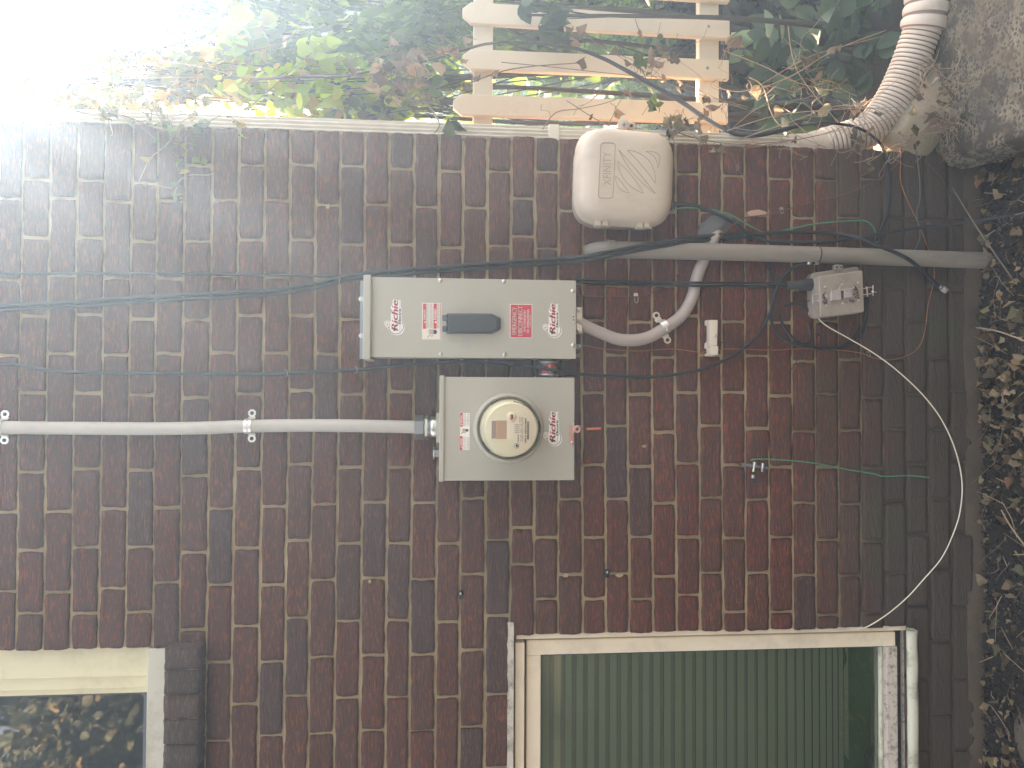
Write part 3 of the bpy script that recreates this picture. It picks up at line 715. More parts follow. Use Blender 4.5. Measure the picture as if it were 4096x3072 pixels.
# hub and plug on top
mb = MB(); c = P(1752, 1709, -.055); rs = abs(P(1700, 1659, -.055).x-P(1700, 1758, -.055).x)/2
zt_ = lambda px: P(px, 1709, -.055).z
hx = [(zt_(1759), rs*1.16), (zt_(1748), rs*1.16)]
def cyl(mb, pxa, pxb, r, m, n=28, smooth=True, xx=None, yy_=-.055):
    za_ = zt_(pxa); zb_ = zt_(pxb); mb.lathe([(r*.94, 0), (r, .0015), (r, abs(zb_-za_)-.0015), (r*.94, abs(zb_-za_))], (c.x if xx is None else xx, yy_, min(za_, zb_)), (0, 0, 1), m, n=n, smooth=smooth)
mb.box((c.x-rs*1.18, -.10, zt_(1760)), (c.x+rs*1.18, -.012, zt_(1746)), M_STEEL)
cyl(mb, 1747, 1722, rs*.88, M_STEEL); cyl(mb, 1723, 1712, rs*.78, M_STEELD); cyl(mb, 1712, 1698, rs*.98, M_STEEL, n=8, smooth=False); cyl(mb, 1699, 1695, rs*.8, M_STEELD); cyl(mb, 1696, 1659, rs*1.0, M_STEELD, n=6, smooth=False)
mb.build('hub', ms)
mb = MB(); c2 = P(1745, 1812, -.05); cyl(mb, 1760, 1741, .0125, M_STEELD, xx=c2.x, yy_=-.05); cyl(mb, 1741, 1733, .0175, M_STEEL, n=6, smooth=False, xx=c2.x, yy_=-.05); mb.build('plug', ms)
# sealing lever with ring
M_SALM = pmat('sealing_tab', (.62, .30, .25), .35, metal=.4, var=.1)
Z8 = lambda zx, zy: (2100+zx/4.147, 1400+zy/4.147)
mb = MB(); ys = yf-.001
mb.pxprism([Z8(*q_) for q_ in ((728, 1250), (800, 1245), (808, 1355), (800, 1375), (818, 1530), (795, 1568), (760, 1568), (738, 1540), (726, 1375), (742, 1360))], ys-.003, ys+.0008, M_SALM)
screw(mb, *Z8(778, 1530), ys-.003, .003); mb.pxbox(*Z8(796, 1210), *Z8(814, 1385), ys-.005, ys-.0035, M_STEEL)
ring = [(P(*Z8(870+42*math.cos(t), 1312+48*math.sin(t)), ys-.006)) for t in np.linspace(0, 2*math.pi, 20)]
mb.tube(ring, .0035, M_SALM, n=6, cap=False); mb.pxprism([Z8(*q_) for q_ in ((810, 1255), (850, 1262), (840, 1290), (815, 1345))], ys-.007, ys-.004, M_SALM)
mb.build('lock_lever', ms, bevel=.0006)
mb = MB(); mb.tube([P(*Z8(900, 1315), ys-.006), P(*Z8(1030, 1302), -.10)], .0007, M_GOLD, n=5)
mb.pxprism([Z8(*q_) for q_ in ((1022, 1290), (1258, 1282), (1264, 1316), (1030, 1330))], -.103, -.099, pmat('orange_seal', (.70, .15, .06), .4)); mb.build('meter_seal', ms)

# nipple between the two boxes
np_ = thing('conduit_nipple', 'short conduit fitting with red and white sticker between the two grey boxes', 'conduit fitting', tuple(P(2192, 1472, -.05)))
mb = MB(); c0 = P(2192, 1503, -.05); c1 = P(2192, 1440, -.05)
x_lo = P(2192, 1507, -.11).x+.0005; x_hi = P(2192, 1436, -.115).x-.0005
r_ = .030
mb.lathe([(r_*.9, 0), (r_*.9, x_hi-x_lo)], (x_lo, -.055, c0.z), (1, 0, 0), pmat('galvanised', (.20, .25, .22), .3, metal=.8, var=.3, vs=20), n=28); mb.build('pipe', np_)
for xx in (x_lo+.004, x_hi-.008):
    mb = MB(); mb.lathe([(r_*1.12, 0), (r_*1.15, .002), (r_*1.12, .005)], (xx, -.055, c0.z), (1, 0, 0), M_STEEL, n=28); mb.build('lock_nut', np_)
mb = MB()
for t0 in range(10):               # wrap-round label on the front of the pipe
    a0 = R(-38+t0*8.5); a1 = R(-38+(t0+1)*8.5); q0 = x_lo+.011; q1 = x_hi-.013; rr_ = r_*.9+.0008
    f = lambda a_, x: (x, -.055-rr_*math.cos(a_), c0.z+rr_*math.sin(a_))
    sk_ = .006*(t0-5)/5
    mb.add([f(a0, q0-sk_), f(a1, q0-sk_), f(a1, q1-sk_), f(a0, q1-sk_)], [(3, 2, 1, 0)], M_RED if t0 not in (4,) else M_PINKL)
mb.build('label_wrap', np_)

# --- straps
strap_src = None
def make_strap(px, py, ang, gap, cr, yy, m_, label, name='pipe_strap'):
    """two-hole strap; ang = direction of the cable it holds, in the wall plane"""
    c = P(px, py, yy); t = thing(name, label, 'pipe strap', (c.x, 0, c.z), 'zinc two-hole straps holding the grey cables')
    mb = MB(); ax = Vector((math.cos(ang), 0, math.sin(ang))); pr = Vector((-ax.z, 0, ax.x)); wd = .0095
    prof = [(-gap, -.004), (-cr-.006, -.004), (-cr-.0015, -.012)]+[((cr+.0012)*math.cos(q_), yy-(cr+.0012)*math.sin(q_)) for q_ in np.linspace(math.pi, 0, 13)]+[(cr+.0015, -.012), (cr+.006, -.004), (gap, -.004)]
    vs = []
    for u, y in prof:
        for s_, dy in ((-wd, 0), (-wd*.15, 0), (0, -.0012), (wd*.15, 0), (wd, 0)):
            p = Vector((c.x, 0, c.z))+pr*u+ax*s_; vs.append((p.x, y+dy, p.z))
    k = 5; mb.add(vs, [(i*k+j, i*k+j+1, (i+1)*k+j+1, (i+1)*k+j) for i in range(len(prof)-1) for j in range(k-1)], m_)
    o = mb.build('band', t); sm = o.modifiers.new('s', 'SOLIDIFY'); sm.thickness = .0014
    for s_ in (-1, 1):
        mb = MB(); p = Vector((c.x, 0, c.z))+pr*(gap+.008)*s_
        octo = []
        for q_ in range(8):
            v = ax*math.cos(R(22.5+45*q_))*wd*1.12+pr*math.sin(R(22.5+45*q_))*wd*1.15; octo.append((p.x+v.x, p.z+v.z))
        mb.prism(octo, -.0062, -.0035, m_); mb.lathe([(.0052, 0), (.0052, .0008)], (p.x, -.0062, p.z), (0, -1, 0), M_BLK, n=16)
        mb.build('ear', t)
    return t
M_COLDZ = pmat('bright_zinc', (.75, .74, .68), .3, metal=.75, var=.25, vs=60)
make_strap(994, 1705, R(90), .026, .0185, -.040, M_COLDZ, 'bright strap on the upright cable between window and panel')
make_strap(0, 1710, R(90), .026, .0185, -.026, M_COLDZ, 'bright strap high on the wall, half out of view on the upright cable')
make_strap(2656, 1308, R(25+90)-R(0), .030, .0185, -.026, M_COLDZ, 'bright strap on the curved cable below the panel')

# --- grey cables and pipes
M_CAB = pmat('grey_cable_jacket', (.46, .435, .38), .5, var=.05, vs=6, bmp=.15, bs=80, dirt=(.25, .22, .18), dfac=.25, ds=10)
M_CAB2 = pmat('weathered_cable_jacket', (.42, .35, .31), .55, var=.1, vs=8, bmp=.35, bs=50, dirt=(.22, .16, .13), dfac=.4, ds=12)
mb = MB(); pts = [P(x, y, d_) for x, y, d_ in ((-260, 1711, -.026), (0, 1710, -.026), (300, 1713, -.028), (600, 1715, -.032), (800, 1712, -.037), (994, 1705, -.040), (1200, 1702, -.046), (1400, 1703, -.052), (1550, 1706, -.055), (1690, 1709, -.055))]
mb.tube(smooth_path(pts, 5), .0170, M_CAB, n=20); tag(mb.build('service_cable'), 'thick pale grey cable running up the wall from the meter box', 'cable')
mb = MB(); pts = [P(x, y, d_) for x, y, d_ in ((2306, 1284, -.05), (2340, 1304, -.05), (2413, 1336, -.045), (2472, 1357, -.04), (2537, 1361, -.035), (2597, 1348, -.030), (2661, 1311, -.026), (2716, 1272, -.022), (2751, 1227, -.020), (2772, 1178, -.019), (2783, 1128, -.018), (2798, 1080, -.017), (2815, 1040, -.012), (2840, 985, -.010), (2862, 940, -.012), (2880, 912, .03))]
mb.tube(smooth_path(pts, 6), .0168, M_CAB2, n=20); tag(mb.build('feeder_cable'), 'thick grey cable curving from the foot of the panel behind the pipe', 'cable')
M_PIPE = pmat('grey_plastic_pipe', (.25, .21, .17), .5, var=.1, vs=3, dirt=(.12, .10, .085), dfac=.5, ds=9, bmp=.3, bs=30, stretch=(3, 3, .8))
pp = thing('conduit_pipe', 'straight grey plastic pipe running down the wall to the leaves', 'pipe', tuple(P(3000, 1012)))
mb = MB(); pts = [P(x, y, -.030) for x, y in ((2440, 999), (2700, 1004), (2996, 1011), (3300, 1021), (3600, 1031), (3900, 1041), (4060, 1047))]
mb.tube(smooth_path(pts, 3), .0235, M_PIPE, n=28); mb.build('pipe', pp)
mb = MB(); e = P(2460, 999, -.030); R_ = .05
pts = [Vector((e.x, -.030, e.z))]+[Vector((e.x, -.030+R_*(1-math.cos(q_)), e.z+.012+R_*math.sin(q_))) for q_ in np.linspace(0, R(88), 10)]
pts.append(pts[-1]+Vector((0, .02, .001)))
mb.tube(pts, .0235, M_PIPE, n=24)
el = mb.build('elbow', pp)
mb = MB()
for a_, b_, r_ in ((2429, 2458, .0262), (2424, 2430, .0285)):
    mb.tube([P(a_, 998.6, -.030), P(b_, 999.2, -.030)], r_, M_PIPE, n=28)
mb.build('coupling', pp, bevel=.001)
mb = MB(); mb.tube([P(3268, 1020, -.030), P(3273, 1020.3, -.030)], .0243, M_BLKD, n=28); mb.build('joint_line', pp)
# duct seal
M_PUTTY = pmat('duct_seal_putty', (.12, .115, .11), .75, var=.2, vs=20, dirt=(.08, .07, .06), dfac=.6, ds=20, bmp=.6, bs=60)
bmh = bmesh.new(); bmesh.ops.create_icosphere(bmh, subdivisions=4, radius=1)
mt_ = MB(); A = P(2793, 955); vs = []
ctr = P(2850, 915)
for v in bmh.verts:
    q_ = v.co.copy(); n_ = 1+.18*noise.noise(q_*2.2)+.07*noise.noise(q_*6)
    loc = Vector((q_.x*.032*n_, min(.0, q_.y)*.026*n_+.002, q_.z*.064*n_))
    loc = Matrix.Rotation(R(-36), 3, 'Y') @ loc
    vs.append(ctr+loc)
mt_.add(vs, [tuple(x.index for x in f.verts) for f in bmh.faces], M_PUTTY, True); bmh.free()
tag(mt_.build('duct_seal'), 'lump of grey putty sealing a hole beside the grey pipe', 'putty')

# --- beige utility box
M_BEI = pmat('beige_weathered_plastic', (.56, .46, .36), .5, var=.06, vs=5, dirt=(.30, .25, .20), dfac=.4, ds=8, bmp=.15, bs=120, stretch=(2, 1, 1))
ub = thing('utility_box', 'rounded beige plastic utility box with embossed lid at the wall corner', 'utility box', tuple(P(2500, 700)))
Zu = lambda zx, zy: (2280+zx/3.77, 480+zy/3.77)
def rrect(c0, c1, c2, c3, r, n=8):   # rounded quad through the four corners, in order
    cs = [Vector(q_) for q_ in (c0, c1, c2, c3)]; out = []
    for i in range(4):
        p = cs[i]; a_ = (cs[i-1]-p).normalized(); b_ = (cs[(i+1) % 4]-p).normalized()
        s_ = p+a_*r; e_ = p+b_*r
        for t in np.linspace(0, 1, n): out.append(s_*(1-t)**2+p*2*t*(1-t)+e_*t*t)
    return out
yl = -.085
def lidring(inset, y, quad, r):
    ps = [P(*Zu(*q_), y) for q_ in quad]; c = sum(ps, Vector())/4
    ps = [p+(c-p).normalized()*inset*1.414 for p in ps]
    return rrect(*ps, max(.01, r-inset))
QF = ((120, 70), (1590, 195), (1545, 1600), (65, 1535))
def loft(mb, rings, m, cap=True):
    n = len(rings[0]); vs = [v for r_ in rings for v in r_]
    mb.add(vs, [(i*n+j, (i+1)*n+j, (i+1)*n+(j+1) % n, i*n+(j+1) % n) for i in range(len(rings)-1) for j in range(n)], m, True)
    if cap: mb.add(rings[-1], [tuple(range(n))], m, True)
base = [P(*Zu(*q_), -.085) for q_ in QF]
def ring_at(inset, y, r=.078, shift=0):
    c = sum(base, Vector())/4; ps = [Vector((p.x, y, p.z))+(Vector((c.x-p.x, 0, c.z-p.z))).normalized()*inset*1.3 for p in base]
    return [Vector((v.x, y, v.z)) for v in rrect(*ps, max(.012, r-inset*.8))]
mb = MB(); loft(mb, [ring_at(.001, -.052), ring_at(-.002, -.054), ring_at(-.002, -.062), ring_at(.001, -.066), ring_at(.003, -.078), ring_at(.006, -.090), ring_at(.012, -.101), ring_at(.022, -.110), ring_at(.038, -.116), ring_at(.058, -.1185), ring_at(.08, -.119)], M_BEI)
lid = mb.build('lid', ub)
mb = MB(); loft(mb, [ring_at(.004, -.003), ring_at(.002, -.05), ring_at(-.001, -.0515)], M_BEI); mb.build('base', ub)
yl = -.1192
YE = lambda px, py: yl
mb = MB()
M_BEI_SHADE = pmat('beige_groove_shade', (.38, .29, .21), .6)  # darker beige paints in the shade of the embossed lines
def groove(pts, r=.0009, closed=False):
    q_ = [P(*Zu(*p_), yl-.0001) for p_ in pts]
    if closed: q_.append(q_[0])
    mb.tube(q_, r*.95, M_BEI_SHADE if len(pts) != 13 else M_BEI, n=6, cap=False)
pts = rrect(*[Vector((a_, b_, 0)) for a_, b_ in ((465, 340), (685, 345), (645, 1182), (425, 1175))], 55, 6); groove([(p_.x, p_.y) for p_ in pts], .0011, True)
def leaf(a_, b_, bulge1, bulge2):
    a_ = Vector((*a_, 0)); b_ = Vector((*b_, 0)); d_ = (b_-a_); n_ = Vector((-d_.y, d_.x, 0)).normalized()
    for bl_ in (bulge1, bulge2):
        groove([tuple((a_+d_*t+n_*bl_*math.sin(math.pi*t)**.8)[:2]) for t in np.linspace(0, 1, 14)], .0009)
leaf((735, 450), (1290, 1110), 60, -10); leaf((715, 620), (1108, 1105), 95, -30); leaf((690, 845), (890, 1100), 70, -10)
leaf((865, 455), (1285, 955), -150, -20); leaf((1140, 475), (1318, 725), -130, -60)
xx0, yy0 = Zu(500, 985); xx1, yy1 = Zu(618, 480)
pxtext(mb, 'XFINITY', xx0, yy1, xx1, yy0, yl-.0004, M_BEI_SHADE)
mb.build('embossing', ub)
for a_, b_ in ((385, 590), (1015, 1225)):
    mb = MB(); u0 = P(*Zu(a_, 1600), -.06); u1 = P(*Zu(b_, 1600), -.06)
    yy = 1590 if a_ < 900 else 1620
    c0 = P(*Zu(a_-15, yy), -.062); c1 = P(*Zu(b_+5, yy+4), -.062); mb.tube([c0, c1], .0042, M_BEI, n=12)
    for s_ in (0, 1):
        p0 = Zu(a_+s_*105, 1440 if a_ < 900 else 1475); p1 = Zu(a_+s_*105+85, yy)
        mb.pxbox(*p0, *p1, -.088, -.062, M_BEI)
    mb.build('hinge', ub, bevel=.0015)
mb = MB()
for (cx_, cy_), r_, yy in (((795, 80), .0155, -.062), ((915, 100), .0130, -.048)):
    c = P(*Zu(cx_, cy_), yy); mb.lathe([(r_, 0), (r_, .008), (r_*.9, .009)], (c.x, yy, c.z), (0, -1, 0), M_BEI, n=24)
    mb.lathe([(r_*.42, .009), (r_*.40, .0096)], (c.x, yy, c.z), (0, -1, 0), M_STEELD if r_ > .014 else M_BLK, n=6)
mb.build('lock_tab', ub)

# --- small open terminal box
M_TB = pmat('grimy_grey_plastic', (.33, .27, .215), .6, var=.15, vs=9, dirt=(.11, .08, .06), dfac=.6, ds=11, bmp=.4, bs=60)
M_TBL = pmat('pale_grey_plastic', (.44, .37, .33), .5, var=.12, vs=20, dirt=(.14, .1, .08), dfac=.5, ds=30)
tb = thing('terminal_box', 'small tilted grimy grey terminal box beside the pipe, clips on its lid', 'terminal box', tuple(P(3365, 1180)))
Z5 = lambda zx, zy: (3200+zx/6.144, 1040+zy/6.144)
mb = MB(); mb.pxprism([Z5(*q_) for q_ in ((465, 405), (490, 398), (1515, 252), (1545, 268), (1585, 1240), (1560, 1280), (530, 1408), (500, 1395))], -.082, -.035, M_TB); mb.build('lid', tb, bevel=.003)
mb = MB(); mb.pxprism([Z5(*q_) for q_ in ((265, 400), (320, 318), (400, 300), (1400, 158), (1455, 190), (1520, 1200), (1500, 1260), (440, 1420), (360, 1390), (310, 1320))], -.034, -.004, M_TB); mb.build('base', tb, bevel=.003)
mb = MB()
for a_ in ((865, 110, 950, 235), (965, 115, 1050, 225)):
    mb.pxprism([Z5(a_[0], a_[1]), Z5(a_[2], a_[1]), Z5(a_[2], a_[3]), Z5(a_[0], a_[3])], -.046, -.03, M_TB)
    mb.pxprism([Z5(a_[0]+22, a_[1]+35), Z5(a_[2]-20, a_[1]+35), Z5(a_[2]-20, a_[3]-30), Z5(a_[0]+22, a_[3]-30)], -.0465, -.045, M_BLK)
mb.build('lock_tab', tb, bevel=.0015)
for q_ in ((620, 665), (1025, 610), (1425, 560), (655, 1120), (1055, 1070), (1455, 1015), (645, 893)): 
    mb = MB(); c = P(*Z5(*q_), -.082); mb.lathe([(.0042, 0), (.004, .0025), (.0025, .0035)], (c.x, -.082, c.z), (0, -1, 0), M_TBL, n=12); mb.build('rivet', tb)
mb = MB()
mb.pxprism([Z5(*q_) for q_ in ((775, 770), (1005, 740), (1015, 970), (780, 1000))], -.090, -.082, M_TBL)
mb.pxprism([Z5(*q_) for q_ in ((1090, 730), (1290, 700), (1290, 900), (1095, 930))], -.090, -.082, M_TBL)
mb.pxprism([Z5(*q_) for q_ in ((1005, 760), (1085, 750), (1090, 925), (1015, 945))], -.086, -.082, pmat('rust_stain', (.10, .05, .035), .9))
mb.tube([P(*Z5(*q_), -.094) for q_ in ((745, 665), (775, 760), (960, 735), (985, 640))], .0014, M_TBL, n=6)
mb.tube([P(*Z5(*q_), -.094) for q_ in ((985, 745), (1120, 720), (1300, 700), (1335, 690), (1310, 625))], .0014, M_TBL, n=6)
mb.build('bracket', tb, bevel=.0008)
for z0_, z1_, yw in (((1500, 710), (1800, 660), -.075), ((1500, 860), (1800, 820), -.075), ((1640, 650), (1660, 900), -.077), ((1795, 620), (1795, 880), -.077)):
    mb = MB(); mb.tube([P(*Z5(*z0_), yw), P(*Z5(*z1_), yw)], .0017, M_TBL, n=6); mb.build('prong', tb)
mb = MB(); mb.tube([P(*Z5(1760, 775), -.078), P(*Z5(1885, 795), -.078)], .0020, M_STEEL, n=8); mb.build('bolt', tb)
mb = MB()
for q0, q1 in (((290, 855), (590, 815)), ((300, 1015), (580, 985)), ((310, 850), (320, 1070)), ((455, 840), (465, 1050))): mb.tube([P(*Z5(*q0), -.06), P(*Z5(*q1), -.083)], .0016, M_TBL, n=6)
mb.build('clip_frame', tb)
mb = MB(); M_GR = pmat('black_grime', (.075, .052, .038), .9, var=.4, vs=60, bmp=.8); rr_ = random.Random(5)
for cx_, cy_, rx_, ry_ in ((620, 900, 70, 110), (640, 1040, 60, 60), (1390, 880, 90, 130), (1380, 700, 60, 90), (1250, 1010, 150, 35), (820, 830, 40, 40), (1050, 860, 40, 90)):
    for t_ in range(16):
        ax_ = cx_+rr_.gauss(0, .5)*rx_; ay_ = cy_+rr_.gauss(0, .5)*ry_; s_ = rr_.uniform(7, 20); n_ = 7
        mb.pxprism([Z5(ax_+s_*math.cos(2*math.pi*k_/n_)*rr_.uniform(.5, 1.3), ay_+s_*math.sin(2*math.pi*k_/n_)*rr_.uniform(.5, 1.3)) for k_ in range(n_)], -.0832-t_*.00012, -.0818, M_GR)
mb.build('grime', tb)
mb = MB(); mb.tube([P(*q_, -.035) for q_ in ((3150, 1141), (3190, 1141), (3200, 1140), (3262, 1138), (3275, 1137))], [.012, .013, .017, .018, .012], M_BLKD, n=18); mb.build('rubber_boot', tb)

# --- white clip box
M_IVO = pmat('ivory_plastic', (.72, .62, .49), .45, var=.04, vs=8, dirt=(.5, .45, .36), dfac=.2, ds=20)
cb_ = thing('terminal_cover', 'small ivory plastic cover with notched edge screwed to the wall', 'plastic cover', tuple(P(2855, 1350)))
Z6 = lambda zx, zy: (2780+zx/7.9, 1240+zy/7.9)
mb = MB(); mb.pxprism([Z6(*q_) for q_ in ((330, 345), (360, 318), (600, 318), (640, 345), (640, 1400), (600, 1465), (345, 1462), (315, 1410), (385, 1370), (400, 1300), (370, 1220), (318, 1210), (325, 1050), (385, 1000), (400, 880), (395, 520), (375, 490), (330, 485))], -.012, -.003, M_IVO); mb.build('base', cb_, bevel=.001)
mb = MB(); mb.pxprism([Z6(*q_) for q_ in ((455, 335), (480, 312), (705, 312), (722, 335), (705, 1135), (455, 1135))], -.036, -.0125, M_IVO); mb.build('cover', cb_, bevel=.003)
mb = MB(); mb.pxprism([Z6(*q_) for q_ in ((475, 1165), (500, 1142), (725, 1142), (742, 1165), (730, 1420), (480, 1430))], -.042, -.0125, M_IVO); mb.build('end_cap', cb_, bevel=.003)
mb = MB(); pxtext(mb, 'AT&T', *Z6(525, 370), *Z6(640, 750), -.0363, M_IVO); screw(mb, *Z6(632, 822), -.0363, .0035); mb.build('screw', cb_)

# ---------------------------------------------------------------- wires and cables on the wall
M_COP = pmat('bare_copper', (.48, .17, .09), .35, metal=.7, var=.3, vs=60)
M_COPD = pmat('dull_copper', (.19, .075, .05), .5, metal=.4, var=.3, vs=40)
M_GRN = pmat('green_wire_jacket', (.02, .24, .13), .45, var=.1)
M_WHT = pmat('white_wire_jacket', (.80, .72, .58), .45, var=.08, vs=20)
M_YLW = pmat('aged_yellow_jacket', (.50, .36, .16), .5, var=.25, vs=16)
def wire(name, segs, r, m, label, cat='cable', y=-.008, n=8, twin=0, group=None, kinds=None):
    mb = MB()
    for pts in segs:
        q_ = []
        for p_ in pts: q_.append(P(p_[0], p_[1], p_[2] if len(p_) > 2 else y))
        q_ = smooth_path(q_, 7)
        for i_ in range(len(q_)): q_[i_].z += noise.noise((q_[i_].z*3, r*900, 3))*.001; q_[i_].x += noise.noise((q_[i_].z*7, r*900, 9))*.0016
        if twin:
            for s_ in (-1, 1): mb.tube([v+Vector((s_*twin, -.002*s_, 0)) for v in q_], r, m, n=n)
        else: mb.tube(q_, r, m, n=n)
    return tag(mb.build(name), label, cat, group)
M_TWIG0 = pmat('brown_strand', (.12, .07, .05), .7)
G1 = 'black coaxial cables strung across the brick wall'
wire('coaxial_cable', [[(-260, 1250), (0, 1232), (298, 1217), (597, 1195), (845, 1182), (1100, 1168), (1149, 1160), (1258, 1143), (1348, 1120, -.007), (1447, 1101, -.007), (1600, 1090, -.008), (1746, 1077, -.008), (2100, 1053, -.01), (2238, 1043, -.02), (2330, 1034, -.045), (2427, 1016, -.058), (2597, 984, -.058), (2700, 968, -.05), (2795, 955, -.03), (2895, 945, -.02), (2985, 940, -.014), (3010, 950, -.01)]], .0052, M_BLK, 'pair of black cables sloping over the top of the grey pipe', twin=.0056, group=G1)
wire('coaxial_cable', [[(-260, 1093), (0, 1093), (636, 1094), (1000, 1099.6), (1300, 1103, -.006), (1447, 1108, -.006), (1520, 1112, -.006)]], .0032, M_BLKD, 'single straight black cable running from the top of the wall to the panel', group=G1)
wire('coaxial_cable', [[(-260, 1440), (0, 1451), (199, 1481), (413, 1491), (1100, 1496), (1149, 1493), (1422, 1478), (1547, 1466), (1746, 1451), (1895, 1449), (2000, 1454, -.03), (2100, 1461, -.075), (2199, 1478, -.092), (2323, 1496, -.07), (2497, 1506, -.03), (2621, 1507, -.02), (2721, 1496, -.018), (2805, 1478, -.018), (2895, 1441, -.018), (2985, 1384, -.018), (3044, 1322, -.02), (3085, 1237, -.022), (3100, 1173, -.024), (3125, 1118, -.026), (3170, 1073, -.03), (3228, 1053, -.035)]], .0046, M_BLK, 'long black cable bowing under the meter box to a silver connector', group=G1)
mb = MB()
for a_, b_, r_ in ((3228, 3246, .0052), (3258, 3266, .0062), (3266, 3273, .0045)): mb.tube([P(a_, 1053, -.035), P(b_, 1052, -.035)], r_, M_STEEL, n=6 if r_ > .006 else 14, smooth=r_ < .006)
mb.tube([P(3246, 1053, -.035), P(3259, 1052.5, -.035)], .0028, M_BLK, n=8)
tag(mb.build('cable_connector'), 'silver threaded connector on the cable end beside the pipe', 'connector')
wire('looped_cable', [[(3068, 1048), (3095, 1138), (3096, 1180, -.012), (3086, 1240, -.012), (3083, 1275), (3110, 1335), (3160, 1372), (3200, 1382), (3235, 1370), (3243, 1340), (3236, 1300)], [(3115, 1256), (3132, 1300), (3165, 1345), (3200, 1374), (3215, 1380)], [(3140, 1222), (3170, 1214), (3205, 1224), (3238, 1248)], [(3190, 1380), (3245, 1388), (3300, 1396), (3380, 1380), (3440, 1320), (3462, 1260), (3465, 1190)]], .0042, M_BLK, 'old dusty black cable looped beneath the small terminal box', group=G1)
wire('coaxial_cable', [[(2300, 1124, -.014), (2450, 1129, -.010), (2597, 1134, -.010), (2760, 1136, -.042), (2800, 1137, -.042), (3000, 1139, -.014), (3155, 1141, -.03)]], .0036, M_BLK, 'pair of straight black cables from the panel to the terminal box', twin=.0040, group=G1)
wire('coaxial_cable', [[(2690, 815, -.02), (2746, 817, -.02), (2790, 825, -.02), (2845, 846, -.024), (2895, 868, -.03), (2945, 896, -.02), (2994, 934, -.012), (3046, 936), (3100, 930), (3195, 929), (3319, 931, -.012), (3380, 940, -.025), (3443, 954, -.05), (3518, 984, -.062), (3618, 1028, -.060), (3690, 1085, -.03), (3745, 1136, -.015), (3758, 1146, -.015)]], .0054, M_BLK, 'black cable from the beige box crossing over the grey pipe', group=G1)
mb = MB(); mb.tube([P(3757, 1145, -.015), P(3768, 1153, -.015)], .006, M_STEELD, n=12); mb.tube([P(3768, 1153, -.015), P(3785, 1165, -.015)], .0085, M_TBL, n=12)
tag(mb.build('cable_connector'), 'orange ringed connector hanging at the loose cable end near the ground', 'connector')
wire('coaxial_cable', [[(2985, 935, -.01), (3040, 955), (3095, 966), (3245, 969), (3330, 962), (3419, 951, -.014), (3518, 936, -.02), (3692, 909, -.03), (3891, 887, -.06), (4096, 852, -.16), (4200, 838, -.22)]], .0048, M_BLKD, 'dusty black cable running off to the leaves at the slab', group=G1)
wire('coaxial_cable', [[(3195, 500, -.03), (3294, 492, -.07), (3394, 502, -.06), (3450, 520, -.04), (3493, 547, -.02), (3533, 597), (3553, 696), (3556, 780), (3548, 849), (3520, 922), (3500, 965)]], .0040, M_BLK, 'black cable coming round the wall corner by the corrugated hose', group=G1)
wire('green_wire', [[(2690, 840, -.02), (2746, 830, -.02), (2845, 840, -.02), (2920, 859, -.03), (2970, 887, -.03), (3019, 914, -.02), (3055, 929), (3100, 929), (3170, 914), (3269, 894), (3419, 882, -.012), (3468, 887, -.014), (3493, 909, -.012), (3502, 940), (3506, 972)]], .0021, M_GRN, 'green ground wire curling from the beige box', 'wire', n=7)
wire('green_wire', [[(3004, 1840, -.012), (3020, 1837, -.02), (3070, 1837, -.02), (3170, 1843, -.015), (3269, 1854), (3369, 1873), (3493, 1895), (3533, 1905), (3642, 1902), (3717, 1909, -.012)]], .0019, M_GRN, 'loose green wire trailing from the ground block', 'wire', n=7)
wire('copper_wire', [[(2304, 1183, -.012), (2423, 1188), (2537, 1187), (2597, 1173), (2646, 1148, -.012), (2721, 1088, -.012), (2771, 1041), (2840, 985, -.014), (2885, 944, -.032), (2935, 899, -.036), (2980, 872, -.02), (3060, 860), (3120, 849), (3160, 834), (3264, 805), (3344, 788), (3443, 751), (3543, 696), (3603, 636), (3602, 590, -.006)]], .0020, M_COPD, 'twisted copper ground wire from the panel up to the wall corner', 'wire', n=6)
wire('copper_wire', [[(2320, 1384, -.02), (2348, 1384), (2413, 1396), (2547, 1404), (2686, 1395), (2796, 1409), (2830, 1405, -.006), (2875, 1401), (2925, 1396), (3100, 1399), (3170, 1396), (3344, 1399), (3443, 1411), (3500, 1432), (3568, 1439), (3642, 1416), (3682, 1377), (3702, 1307), (3712, 1222), (3730, 1150), (3738, 1098), (3733, 1060), (3722, 1030, -.004), (3712, 995), (3682, 914), (3652, 849), (3613, 762), (3601, 705), (3603, 640), (3600, 580, -.006)]], .0013, M_COP, 'thin bright copper wire looping low on the wall behind the pipe', 'wire', n=6, y=-.005)
wire('grey_wire', [[(3655, 570), (3662, 590), (3677, 696), (3680, 796), (3667, 849), (3674, 900), (3680, 949), (3660, 999)]], .0018, pmat('grey_jacket', (.12, .12, .12), .6), 'thin grey wire dropping down the wall beside the copper wire', 'wire', n=6)
wire('white_wire', [[(3276, 1232, -.05), (3268, 1245, -.05), (3270, 1268, -.05), (3304, 1302, -.05), (3394, 1352, -.045), (3493, 1411, -.045), (3593, 1486, -.045), (3692, 1580, -.045), (3767, 1679, -.045), (3821, 1798, -.045), (3848, 1923, -.04), (3842, 2037, -.04), (3816, 2127, -.035), (3767, 2231, -.03), (3692, 2320, -.03), (3627, 2391, -.025), (3543, 2461, -.02), (3468, 2506, -.012), (3432, 2513, -.008), (3398, 2514, .0)]], .0017, M_WHT, 'white wire in a wide loop from the terminal box to the lower window', 'wire', n=7)
